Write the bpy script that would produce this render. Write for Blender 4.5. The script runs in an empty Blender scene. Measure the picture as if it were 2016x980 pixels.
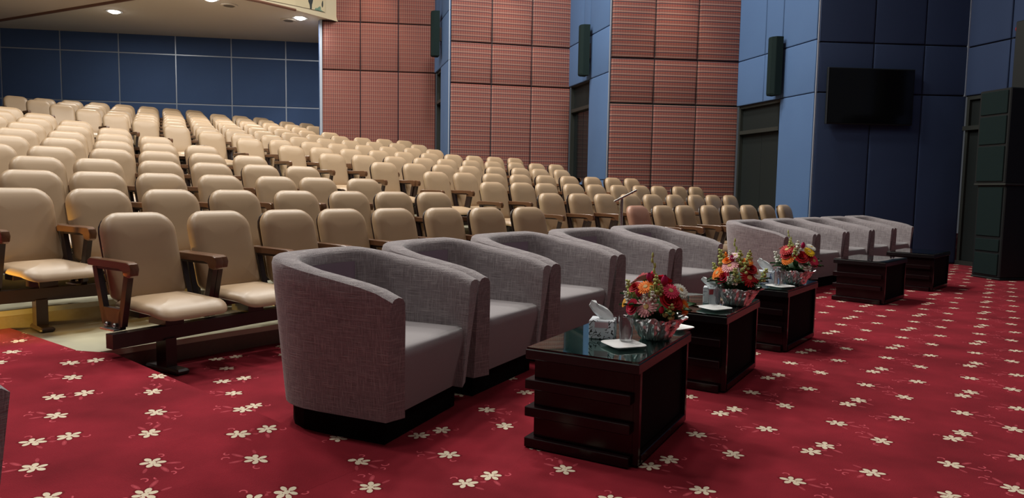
import bpy, math, random
from mathutils import Vector, Matrix
random.seed(7)
C = bpy.context.scene.collection
PI = math.pi
R = math.radians
# ---------------------------------------------------------------- camera
F, PIT, ROL, CH = 1400.0, R(4.85), R(.95), 1.15
cam = bpy.data.objects.new('camera', bpy.data.cameras.new('camera'))
C.objects.link(cam)
cam.data.sensor_width = 36; cam.data.lens = F / 2016 * 36
cam.data.clip_start = .05; cam.data.clip_end = 100
_c, _s = math.cos(ROL), math.sin(ROL)
_M = Matrix(((_c, -_s, 0), (_s, _c, 0), (0, 0, 1)))
_dn = _M @ Vector((0, math.cos(PIT), math.sin(PIT)))
_fw = _M @ Vector((0, -math.sin(PIT), math.cos(PIT)))
_rt = _M @ Vector((1, 0, 0))
_W = Matrix((_rt, _fw, -_dn))
_right, _down, _fwd = _W.col[0], _W.col[1], _W.col[2]
cam.matrix_world = Matrix(((_right.x, -_down.x, -_fwd.x, 0), (_right.y, -_down.y, -_fwd.y, 0), (_right.z, -_down.z, -_fwd.z, CH), (0, 0, 0, 1)))
bpy.context.scene.camera = cam
# ---------------------------------------------------------------- light
vs = bpy.context.scene.view_settings
vs.view_transform = 'Standard'; vs.look = 'None'; vs.exposure = 0.1; vs.gamma = 1; vs.use_curve_mapping = False
w = bpy.data.worlds.new('hall_air'); bpy.context.scene.world = w; w.use_nodes = True
w.node_tree.nodes['Background'].inputs[0].default_value = (.75, .8, .9, 1)
w.node_tree.nodes['Background'].inputs[1].default_value = .06
def area(name, loc, size, power, col, rot=(0, 0, 0), shape='DISK', spread=PI):
    l = bpy.data.lights.new(name, 'AREA'); l.shape = shape; l.size = size; l.energy = power; l.color = col; l.spread = spread
    o = bpy.data.objects.new(name, l); o.location = loc; o.rotation_euler = rot; C.objects.link(o); return o
# ceiling luminaires of the hall, above the seating and the aisle in front of it
HALL = [(-6.5, 5.0), (-6.5, 9.5), (-3.4, 6.6), (-4.2, 11.5), (-1.0, 9.2), (-1.0, 13.0), (1.8, 11.4)]
for i, (x, y) in enumerate(HALL):
    area('hall_light', (x, y, 8.7), .9, 235, (1, .97, .90))
area('hall_light', (-1.5, 1.5, 8.7), .9, 80, (1, .95, .9))
area('hall_light', (4.5, 4.5, 8.7), .9, 45, (1, .95, .9))
area('hall_light', (2.2, -2.5, 8.7), .9, 60, (1, .95, .9))
# ---------------------------------------------------------------- mesh helpers
class MB:
    def __init__(s): s.v = []; s.f = []; s.m = []
    def add(s, vs_, fs, mi=0, mat=None):
        b = len(s.v)
        s.v += [tuple(mat @ Vector(p)) if mat else tuple(p) for p in vs_]
        s.f += [tuple(i + b for i in f) for f in fs]; s.m += [mi] * len(fs); return s
    def box(s, x0, x1, y0, y1, z0, z1, mi=0, mat=None, c=0.0):
        if c <= 0:
            vs_ = [(x, y, z) for z in (z0, z1) for y in (y0, y1) for x in (x0, x1)]
            return s.add(vs_, [(0, 2, 3, 1), (4, 5, 7, 6), (0, 1, 5, 4), (2, 6, 7, 3), (0, 4, 6, 2), (1, 3, 7, 5)], mi, mat)
        P = [(x0 + c, y0 + c, z0), (x1 - c, y0 + c, z0), (x1 - c, y1 - c, z0), (x0 + c, y1 - c, z0)]
        def ring(z, d): 
            k = c - d
            return [(x0 + d + k * 0 + (c if 0 else 0), y0, z)]
        rings = []
        for z, d in ((z0, c), (z0 + c, 0), (z1 - c, 0), (z1, c)):
            e = c
            a0, a1, b0, b1 = x0 + d, x1 - d, y0 + d, y1 - d
            q = c * .9 if d == 0 else c * .3
            rings.append([(a0 + q, b0, z), (a1 - q, b0, z), (a1, b0 + q, z), (a1, b1 - q, z), (a1 - q, b1, z), (a0 + q, b1, z), (a0, b1 - q, z), (a0, b0 + q, z)])
        return s.loft(rings, mi, mat, True, True)
    def loft(s, rings, mi=0, mat=None, cap0=True, cap1=True, closed=True):
        n = len(rings[0]); vs_ = [p for r in rings for p in r]; fs = []
        for i in range(len(rings) - 1):
            for j in range(n if closed else n - 1):
                k = (j + 1) % n
                fs.append((i * n + j, i * n + k, (i + 1) * n + k, (i + 1) * n + j))
        if cap0: fs.append(tuple(reversed(range(n))))
        if cap1: fs.append(tuple((len(rings) - 1) * n + j for j in range(n)))
        return s.add(vs_, fs, mi, mat)
    def lathe(s, prof, n=20, mi=0, mat=None, cap0=True, cap1=True):
        return s.loft([[(r * math.cos(2 * PI * j / n), r * math.sin(2 * PI * j / n), z) for j in range(n)] for r, z in prof], mi, mat, cap0, cap1)
    def tube(s, pts, r, n=8, mi=0, mat=None):
        pts = [Vector(p) for p in pts]; rings = []
        for i, p in enumerate(pts):
            d = (pts[min(i + 1, len(pts) - 1)] - pts[max(i - 1, 0)]).normalized()
            a = d.cross(Vector((0, 0, 1)));  a = d.cross(Vector((1, 0, 0))) if a.length < .1 else a
            a.normalize(); b = d.cross(a)
            rr = r[i] if isinstance(r, (list, tuple)) else r
            rings.append([tuple(p + rr * (math.cos(2 * PI * j / n) * a + math.sin(2 * PI * j / n) * b)) for j in range(n)])
        return s.loft(rings, mi, mat)
    def prism(s, poly, z0, z1, mi=0, mat=None, axis='z', c=0):
        def P(p, t):
            return (p[0], p[1], t) if axis == 'z' else ((t, p[0], p[1]) if axis == 'x' else (p[0], t, p[1]))
        return s.loft([[P(p, z0) for p in poly], [P(p, z1) for p in poly]], mi, mat)
    def mesh(s, name, mats, smooth=None):
        me = bpy.data.meshes.new(name); me.from_pydata(s.v, [], s.f)
        for m_ in (mats if isinstance(mats, (list, tuple)) else [mats]): me.materials.append(m_)
        me.polygons.foreach_set('material_index', s.m)
        import bmesh
        bm = bmesh.new(); bm.from_mesh(me); bmesh.ops.recalc_face_normals(bm, faces=bm.faces); bm.to_mesh(me); bm.free()
        if smooth is not None:
            me.polygons.foreach_set('use_smooth', [True] * len(me.polygons))
            me.set_sharp_from_angle(angle=R(smooth))
        me.update(); return me
def link(name, me, parent=None, loc=(0, 0, 0), rotz=0.0):
    o = bpy.data.objects.new(name, me); C.objects.link(o)
    o.location = loc; o.rotation_euler = (0, 0, rotz)
    if parent: o.parent = parent
    return o
def tag(o, label, cat, group=None):
    o['label'] = label; o['category'] = cat
    if group: o['group'] = group
    return o
def thing(name, label, cat, loc=(0, 0, 0), rotz=0.0, group=None):
    return tag(link(name, None, None, loc, rotz), label, cat, group)
def struct(name, me=None, loc=(0, 0, 0), rotz=0.0, label=None, cat=None):
    o = link(name, me, None, loc, rotz); o['kind'] = 'structure'
    o['label'] = label or name.replace('_', ' '); o['category'] = cat or name.split('_')[0]
    return o
def copy_tree(o, parent=None):
    c = o.copy(); C.objects.link(c); c.parent = parent
    for ch in o.children: copy_tree(ch, c)
    return c
def rr(w_, h_, r, n=4, cx=0.0, cy=0.0, r2=None):
    """rounded rectangle, r lower corners, r2 upper corners"""
    r2 = r if r2 is None else r2; out = []
    for (sx, sy, a, q) in ((1, -1, -90, r), (1, 1, 0, r2), (-1, 1, 90, r2), (-1, -1, 180, r)):
        q = max(q, .0005)
        for i in range(n + 1):
            t = R(a + 90 * i / n)
            out.append((cx + sx * (w_ / 2 - q) + q * math.cos(t), cy + sy * (h_ / 2 - q) + q * math.sin(t)))
    return out
def pillow(w_, h_, r, prof, n=5, r2=None):
    return [[(x, y, z) for x, y in rr(w_ - 2 * d, h_ - 2 * d, max(r - d, .004), n, 0, 0, None if r2 is None else max(r2 - d, .004))] for d, z in prof]
# ---------------------------------------------------------------- materials
class N:
    """tiny expression builder over Math nodes"""
    def __init__(s, t, k): s.t = t; s.k = k
    def _m(s, op, *a):
        n = s.t.nodes.new('ShaderNodeMath'); n.operation = op
        for i, q in enumerate((s,) + a):
            if isinstance(q, N): s.t.links.new(q.k, n.inputs[i])
            else: n.inputs[i].default_value = q
        return N(s.t, n.outputs[0])
    def __add__(s, o): return s._m('ADD', o)
    __radd__ = __add__
    def __sub__(s, o): return s._m('SUBTRACT', o)
    def __rsub__(s, o): return (s * -1) + o
    def __mul__(s, o): return s._m('MULTIPLY', o)
    __rmul__ = __mul__
    def __truediv__(s, o): return s._m('DIVIDE', o)
    def lt(s, o): return s._m('LESS_THAN', o)
    def gt(s, o): return s._m('GREATER_THAN', o)
    def fl(s): return s._m('FLOOR')
    def fr(s): return s._m('FRACT')
    def ab(s): return s._m('ABSOLUTE')
    def cos(s): return s._m('COSINE')
    def sin(s): return s._m('SINE')
    def sq(s): return s._m('SQRT')
    def mx(s, o): return s._m('MAXIMUM', o)
    def mn(s, o): return s._m('MINIMUM', o)
    def at2(s, o): return s._m('ARCTAN2', o)
    def wrap(s, lo, hi): return s._m('WRAP', hi, lo)
    def sel(s, a, b): return a + (b - a) * s   # s=0 -> a
def mat(name, col, rough=.6, metal=0.0, **kw):
    m = bpy.data.materials.new(name); m.use_nodes = True
    b = m.node_tree.nodes['Principled BSDF']
    b.inputs['Base Color'].default_value = (*col, 1); b.inputs['Roughness'].default_value = rough; b.inputs['Metallic'].default_value = metal
    for k, v in kw.items():
        b.inputs[k.replace('_', ' ')].default_value = v
    return m
def nd(m, t, **kw):
    n = m.node_tree.nodes.new(t)
    for k, v in kw.items(): setattr(n, k, v)
    return n
def coords(m, kind='Object'):
    t = m.node_tree; tc = nd(m, 'ShaderNodeTexCoord'); sp = nd(m, 'ShaderNodeSeparateXYZ')
    t.links.new(tc.outputs[kind], sp.inputs[0])
    return [N(t, sp.outputs[i]) for i in range(3)]
def vec(m, x, y, z=0.0):
    n = nd(m, 'ShaderNodeCombineXYZ')
    for i, q in enumerate((x, y, z)):
        if isinstance(q, N): m.node_tree.links.new(q.k, n.inputs[i])
        else: n.inputs[i].default_value = q
    return n.outputs[0]
def noise(m, v, scale, detail=2.0, rough=.5):
    n = nd(m, 'ShaderNodeTexNoise'); n.inputs['Scale'].default_value = scale; n.inputs['Detail'].default_value = detail
    n.inputs['Roughness'].default_value = rough
    if v is not None: m.node_tree.links.new(v, n.inputs['Vector'])
    return N(m.node_tree, n.outputs[0])
def mixc(m, f, a, b):
    n = nd(m, 'ShaderNodeMix', data_type='RGBA'); t = m.node_tree
    if isinstance(f, N): t.links.new(f.k, n.inputs[0])
    else: n.inputs[0].default_value = f
    for q, i in ((a, 6), (b, 7)):
        if isinstance(q, tuple): n.inputs[i].default_value = (*q, 1)
        else: t.links.new(q, n.inputs[i])
    return n.outputs[2]
def setc(m, sock): m.node_tree.links.new(sock, m.node_tree.nodes['Principled BSDF'].inputs['Base Color'])
def bump(m, h, strength, dist=.01):
    b = nd(m, 'ShaderNodeBump'); b.inputs['Strength'].default_value = strength; b.inputs['Distance'].default_value = dist
    m.node_tree.links.new(h.k, b.inputs['Height']); m.node_tree.links.new(b.outputs[0], m.node_tree.nodes['Principled BSDF'].inputs['Normal'])

def carpet_material():
    m = mat('red_floral_carpet', (.3, .01, .02), .95)
    m.node_tree.nodes['Principled BSDF'].inputs['Sheen Weight'].default_value = .04
    m.node_tree.nodes['Principled BSDF'].inputs['Specular IOR Level'].default_value = .05
    X, Y, Z = coords(m)
    a = R(34.8); sa, ca = math.sin(a), math.cos(a)
    u = X * sa + Y * ca - 3.377; v = X * ca - Y * sa + .643
    q = v / .508 + .25; row = q.fl(); lv = (q - row) * .508 - .127; lu = u + row * .29
    cents = [(-.062, -.015, .4), (.062, .02, 2.6), (.44, 0.0, 1.2), (-.16, .25, 4.0), (.29, .226, 5.2)]
    best = None
    for cu, cv, an in cents:
        du = (lu - cu).wrap(-.445, .445); dv = lv - cv; d2 = du * du + dv * dv
        if best is None:
            best = [d2, du, dv, du * 0 + an]
        else:
            s_ = d2.lt(best[0])
            best = [best[0].mn(d2), s_.sel(best[1], du), s_.sel(best[2], dv), s_.sel(best[3], du * 0 + an)]
    d2, du, dv, an = best
    cA, sA = an.cos(), an.sin()
    x = (du * cA + dv * sA) * 1.18; y = (dv * cA - du * sA) * 1.18
    d = d2.sq(); r = d / .055
    def ell(cx, cy, a_, b_, ang):
        ce, se = math.cos(ang), math.sin(ang)
        p = ((x - cx) * ce + (y - cy) * se) / a_; q_ = ((y - cy) * ce - (x - cx) * se) / b_
        return p * p + q_ * q_
    pet = None
    for cx, cy, a_, b_, g_ in ((.0, .0, .019, .015, .3), (.037, .013, .024, .0145, .3), (.031, -.021, .022, .0135, -.6), (-.003, -.031, .020, .0135, 1.75), (-.036, -.013, .022, .0145, .35), (-.025, .023, .021, .0135, -.85), (.012, .032, .021, .0145, 1.25)):
        e_ = ell(cx, cy, a_, b_, g_); pet = e_ if pet is None else pet.mn(e_)
    cream = pet.lt(.88)
    e1, e2, e3 = ell(.095, .035, .036, .011, .45), ell(.085, -.035, .032, .010, -.55), ell(.03, .082, .024, .008, 1.1)
    leaf = e1.lt(1).mx(e2.lt(1)).mx(e3.lt(1))
    vein = e1.lt(.25).mx(e2.lt(.2))
    def arc(cx, cy, rad, sgn):
        dd = ((x - cx) * (x - cx) + (y - cy) * (y - cy)).sq()
        return (dd - rad).ab().lt(.0035) * ((y - cy) * sgn + .6 * (x - cx)).gt(-.004)
    arcs = arc(.14, -.005, .017, 1).mx(arc(-.02, -.075, .015, -1)).mx(arc(.15, .05, .013, -1))
    pink = (leaf * .42).mx(vein * .7).mx(arcs) * (1 - cream)
    # soften with pile noise
    P3 = vec(m, X, Y, Z)
    big = noise(m, P3, 2.2, 3); fine = noise(m, P3, 260, 2); mid = noise(m, P3, 14, 3)
    base = mixc(m, ((big - .5) * 2.6 + .5).mx(0.0).mn(1.0), (.15, .009, .016), (.34, .022, .038))
    base = mixc(m, ((mid - .5) * 1.6 + .5).mx(0.0).mn(1.0) * .5, base, (.22, .014, .025))
    dark = pet.lt(2.2) * (1 - cream) * .75
    c_ = mixc(m, dark, base, (.16, .008, .015))
    c_ = mixc(m, pink, c_, (.62, .10, .13))
    c_ = mixc(m, cream, c_, (.80, .70, .53))
    c_ = mixc(m, fine * .25, c_, (.10, .008, .012))
    setc(m, c_); bump(m, fine + cream * .6, .5, .006)
    return m
M = {}
M['carpet'] = carpet_material()
def leather(name, c1, c2, rough=.42):
    m = mat(name, c1, rough); X, Y, Z = coords(m); n = noise(m, vec(m, X, Y, Z), 5, 3); f = noise(m, vec(m, X, Y, Z), 260, 2)
    setc(m, mixc(m, n, c1, c2)); bump(m, f, .08, .002)
    m.node_tree.nodes['Principled BSDF'].inputs['Coat Weight'].default_value = .12
    m.node_tree.nodes['Principled BSDF'].inputs['Coat Roughness'].default_value = .35
    return m
M['tan'] = leather('tan_leatherette', (.44, .31, .19), (.38, .26, .155))
M['tan_rosy'] = leather('rosy_tan_leatherette', (.40, .215, .15), (.35, .18, .125))
def wood(name, c1, c2, rough=.3, sc=6, axis='y'):
    m = mat(name, c1, rough); X, Y, Z = coords(m)
    v = {'y': vec(m, X * 14, Y, Z * 14), 'x': vec(m, X, Y * 14, Z * 14), 'z': vec(m, X * 14, Y * 14, Z)}[axis]
    setc(m, mixc(m, noise(m, v, sc, 4), c1, c2)); return m
M['arm_wood'] = wood('brown_armrest_wood', (.17, .08, .038), (.10, .045, .022), .28)
M['frame'] = mat('dark_brown_painted_steel', (.028, .017, .016), .38, .1)
M['bolt'] = mat('zinc_bolt', (.5, .5, .48), .35, .9)
M['dark_wood'] = wood('dark_mahogany_veneer', (.014, .0045, .0055), (.008, .0035, .0045), .2, 5, 'y')
M['dark_wood'].node_tree.nodes['Principled BSDF'].inputs['Specular IOR Level'].default_value = .35
M['top_wood'] = mat('black_brown_tabletop', (.008, .007, .008), .25)
M['black'] = mat('matt_black_board', (.004, .004, .004), .8, Specular_IOR_Level=.1)
M['dark_gloss'] = mat('black_plastic', (.009, .011, .012), .5, Specular_IOR_Level=.3)
M['steel'] = mat('brushed_steel', (.62, .6, .57), .25, 1.0)
def fabric_weave():
    m = mat('grey_mauve_slub_fabric', (.2, .16, .18), .92); X, Y, Z = coords(m)
    b_ = m.node_tree.nodes['Principled BSDF']; b_.inputs['Sheen Weight'].default_value = .35; b_.inputs['Sheen Roughness'].default_value = .4
    a = noise(m, vec(m, X * 150, Y * 150, Z * 5), 1.6, 2); b = noise(m, vec(m, X * 6, Y * 6, Z * 160), 1.6, 2)
    th = ((a - .55) * 9).mx(0.0).mn(1.0).mx(((b - .56) * 9).mx(0.0).mn(1.0))
    dk = ((.45 - a) * 8).mx(0.0).mn(1.0).mx(((.43 - b) * 8).mx(0.0).mn(1.0))
    c_ = mixc(m, dk * .6, (.265, .232, .242), (.145, .12, .128)); c_ = mixc(m, th * .55, c_, (.47, .43, .43))
    setc(m, c_); bump(m, th - dk, .35, .003); return m
M['weave'] = fabric_weave()
def seat_fabric():
    m = mat('smooth_grey_seat_fabric', (.24, .2, .215), .8); X, Y, Z = coords(m)
    m.node_tree.nodes['Principled BSDF'].inputs['Sheen Weight'].default_value = .3
    a = noise(m, vec(m, X * 90, Y * 90, Z * 90), 3, 2)
    setc(m, mixc(m, a, (.23, .205, .215), (.30, .275, .285))); bump(m, a, .3, .002); return m
M['seat_fabric'] = seat_fabric()
M['back_fabric'] = mat('plum_inner_back_fabric', (.22, .155, .205), .9, Sheen_Weight=.3)
def plaid(name, hv, vv):
    """woven check wall cloth; hv / vv = strength of the level and the upright yarns"""
    m = mat(name, (.4, .1, .06), .9); X, Y, Z = coords(m)
    n1 = noise(m, vec(m, X, 0.0, Z), 30, 2)
    f1 = (Z / .102).fr(); f2 = (X / .05).fr(); g = (Z / .034).fr(); h = (X / .025).fr()
    c_ = mixc(m, n1, (.27, .046, .026), (.21, .036, .021))
    c_ = mixc(m, g.lt(.30) * .55, c_, (.085, .06, .055))
    c_ = mixc(m, h.lt(.3) * .45, c_, (.085, .06, .055))
    c_ = mixc(m, f2.lt(.16) * vv, c_, (.055, .055, .06)); c_ = mixc(m, f2.gt(.42) * f2.lt(.56) * vv * .6, c_, (.27, .235, .19))
    c_ = mixc(m, f1.lt(.17) * hv, c_, (.035, .035, .045)); c_ = mixc(m, f1.gt(.30) * f1.lt(.42) * hv * .8, c_, (.26, .23, .19))
    c_ = mixc(m, f1.gt(.52) * f1.lt(.62) * hv * .6, c_, (.07, .06, .06))
    setc(m, c_); return m
M['plaid1'] = plaid('red_check_cloth_upright', .35, 1.0)
M['plaid2'] = plaid('red_check_cloth_even', .8, .8)
M['plaid3'] = plaid('red_check_cloth_level', 1.0, .45)
def bluecloth(name, c1, c2):
    m = mat(name, c1, .85); X, Y, Z = coords(m); n = noise(m, vec(m, X, Y, Z), 1.4, 3); f = noise(m, vec(m, X, Y, Z), 160, 2)
    c_ = mixc(m, n, c1, c2); c_ = mixc(m, f * .25, c_, (.03, .05, .1)); setc(m, c_); return m
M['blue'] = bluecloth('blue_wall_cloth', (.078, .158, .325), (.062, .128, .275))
M['blue_shaded'] = bluecloth('shaded_blue_wall_cloth', (.026, .050, .128), (.020, .040, .100))  # the blue cloth again, with the weak light by the television darkened into it
M['blue_back'] = bluecloth('navy_back_wall_cloth', (.06, .115, .26), (.05, .095, .22))
M['groove'] = mat('dark_joint', (.02, .022, .035), .8)
M['joint'] = mat('pale_metal_joint', (.42, .47, .55), .4, .4)
M['door'] = mat('dark_bronze_door', (.012, .016, .016), .6, Specular_IOR_Level=.2)
M['door_frame'] = mat('dark_bronze_frame', (.03, .034, .030), .5, .2)
M['glass_dark'] = mat('dark_glazing', (.010, .014, .015), .12)
M['speaker'] = mat('dark_green_grey_speaker_cloth', (.007, .016, .016), .85, Specular_IOR_Level=.15)
M['cream_ceiling'] = mat('cream_ceiling_plaster', (.62, .55, .47), .9)
M['ceiling'] = mat('hall_ceiling_plaster', (.35, .32, .29), .9)
M['terrazzo'] = None
m = mat('polished_cream_floor', (.62, .60, .47), .25); X, Y, Z = coords(m); n_ = noise(m, vec(m, X, Y, Z), 3, 4)
setc(m, mixc(m, n_, (.60, .585, .45), (.48, .45, .32))); M['terrazzo'] = m
M['riser'] = wood('brown_step_face', (.17, .115, .085), (.12, .08, .06), .5, 4, 'x')
M['riser_pale'] = wood('cream_step_face', (.40, .34, .22), (.32, .26, .16), .45, 4, 'x')
M['screen'] = mat('black_screen', (.003, .003, .004), .12)
M['white'] = mat('white_china', (.85, .86, .86), .2)
M['tissue'] = mat('white_tissue', (.85, .92, .94), .9)
M['foil'] = mat('silver_foil', (.92, .94, .96), .28, .85)
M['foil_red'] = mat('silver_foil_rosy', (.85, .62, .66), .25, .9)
m = mat('tabletop_glass', (.50, .92, .84), .02); b_ = m.node_tree.nodes['Principled BSDF']; b_.inputs['Transmission Weight'].default_value = 1; b_.inputs['IOR'].default_value = 1.5; M['glass'] = m
m = mat('clear_tumbler_glass', (.97, .99, 1), .01); b_ = m.node_tree.nodes['Principled BSDF']; b_.inputs['Transmission Weight'].default_value = 1; b_.inputs['IOR'].default_value = 1.45; M['tumbler'] = m
m = mat('glowing_lamp_lens', (1, 1, 1), .4); b_ = m.node_tree.nodes['Principled BSDF']; b_.inputs['Emission Color'].default_value = (1, .96, .9, 1); b_.inputs['Emission Strength'].default_value = 25; M['lens'] = m
m = mat('amber_lamp_lens', (1, .7, .2), .4); b_ = m.node_tree.nodes['Principled BSDF']; b_.inputs['Emission Color'].default_value = (1, .62, .12, 1); b_.inputs['Emission Strength'].default_value = 6; M['amber'] = m
def box_pattern(name, ink, back, sc):
    m = mat(name, back, .5); X, Y, Z = coords(m)
    w1 = noise(m, vec(m, X + Y, Z, 0.0), sc, 2, .4)
    band = ((w1 * 6).fr() - .5).ab().lt(.13); w2 = noise(m, vec(m, X - Y, Z, 3.0), sc * 1.3, 1)
    setc(m, mixc(m, band * w2.gt(.42), back, ink)); return m
M['scroll'] = box_pattern('white_box_black_scrolls', (.02, .02, .025), (.72, .78, .84), 26)
M['bluebox'] = box_pattern('white_box_blue_print', (.10, .16, .38), (.72, .78, .86), 14)
M['redbox'] = box_pattern('white_box_grey_print', (.38, .42, .48), (.74, .80, .84), 12)
M['label_pink'] = mat('rosy_box_label', (.55, .38, .42), .5)
M['red_mark'] = mat('red_print', (.5, .03, .04), .5)
M['red_plastic'] = mat('red_plastic', (.45, .02, .015), .4)
m = mat('painted_mural_band', (.6, .5, .33), .7); X, Y, Z = coords(m)
na = noise(m, vec(m, X, Y, Z * .35), 2.6, 3, .6); nb_ = noise(m, vec(m, X + 7.0, Y, Z), 1.7, 3, .6)
c_ = mixc(m, na.gt(.56), (.52, .44, .28), (.025, .03, .03)); c_ = mixc(m, nb_.gt(.58) * .8, c_, (.03, .16, .12)); setc(m, c_); M['mural'] = m
M['fascia'] = mat('cream_balcony_front', (.55, .47, .32), .7)
M['brown'] = mat('brown_edge', (.14, .06, .035), .6)
# ---------------------------------------------------------------- setting
def az(p, q): return math.atan2(q[0] - p[0], q[1] - p[1])
WALL = [(7.53, 12.06), (4.958, 11.877), (4.36, 14.093), (1.818, 13.812), (1.223, 16.003), (-1.378, 15.412), (-1.891, 17.3), (-4.526, 16.986)]
B0, B1 = (-4.4, 19.86), (-17.5, 17.74)
# floor
b = MB(); b.add([(-20, -8, 0), (14, -8, 0), (14, 22, 0), (-20, 22, 0)], [(0, 1, 2, 3)])
struct('floor', b.mesh('floor', M['carpet']), label='red floral carpeted floor', cat='floor')
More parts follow.
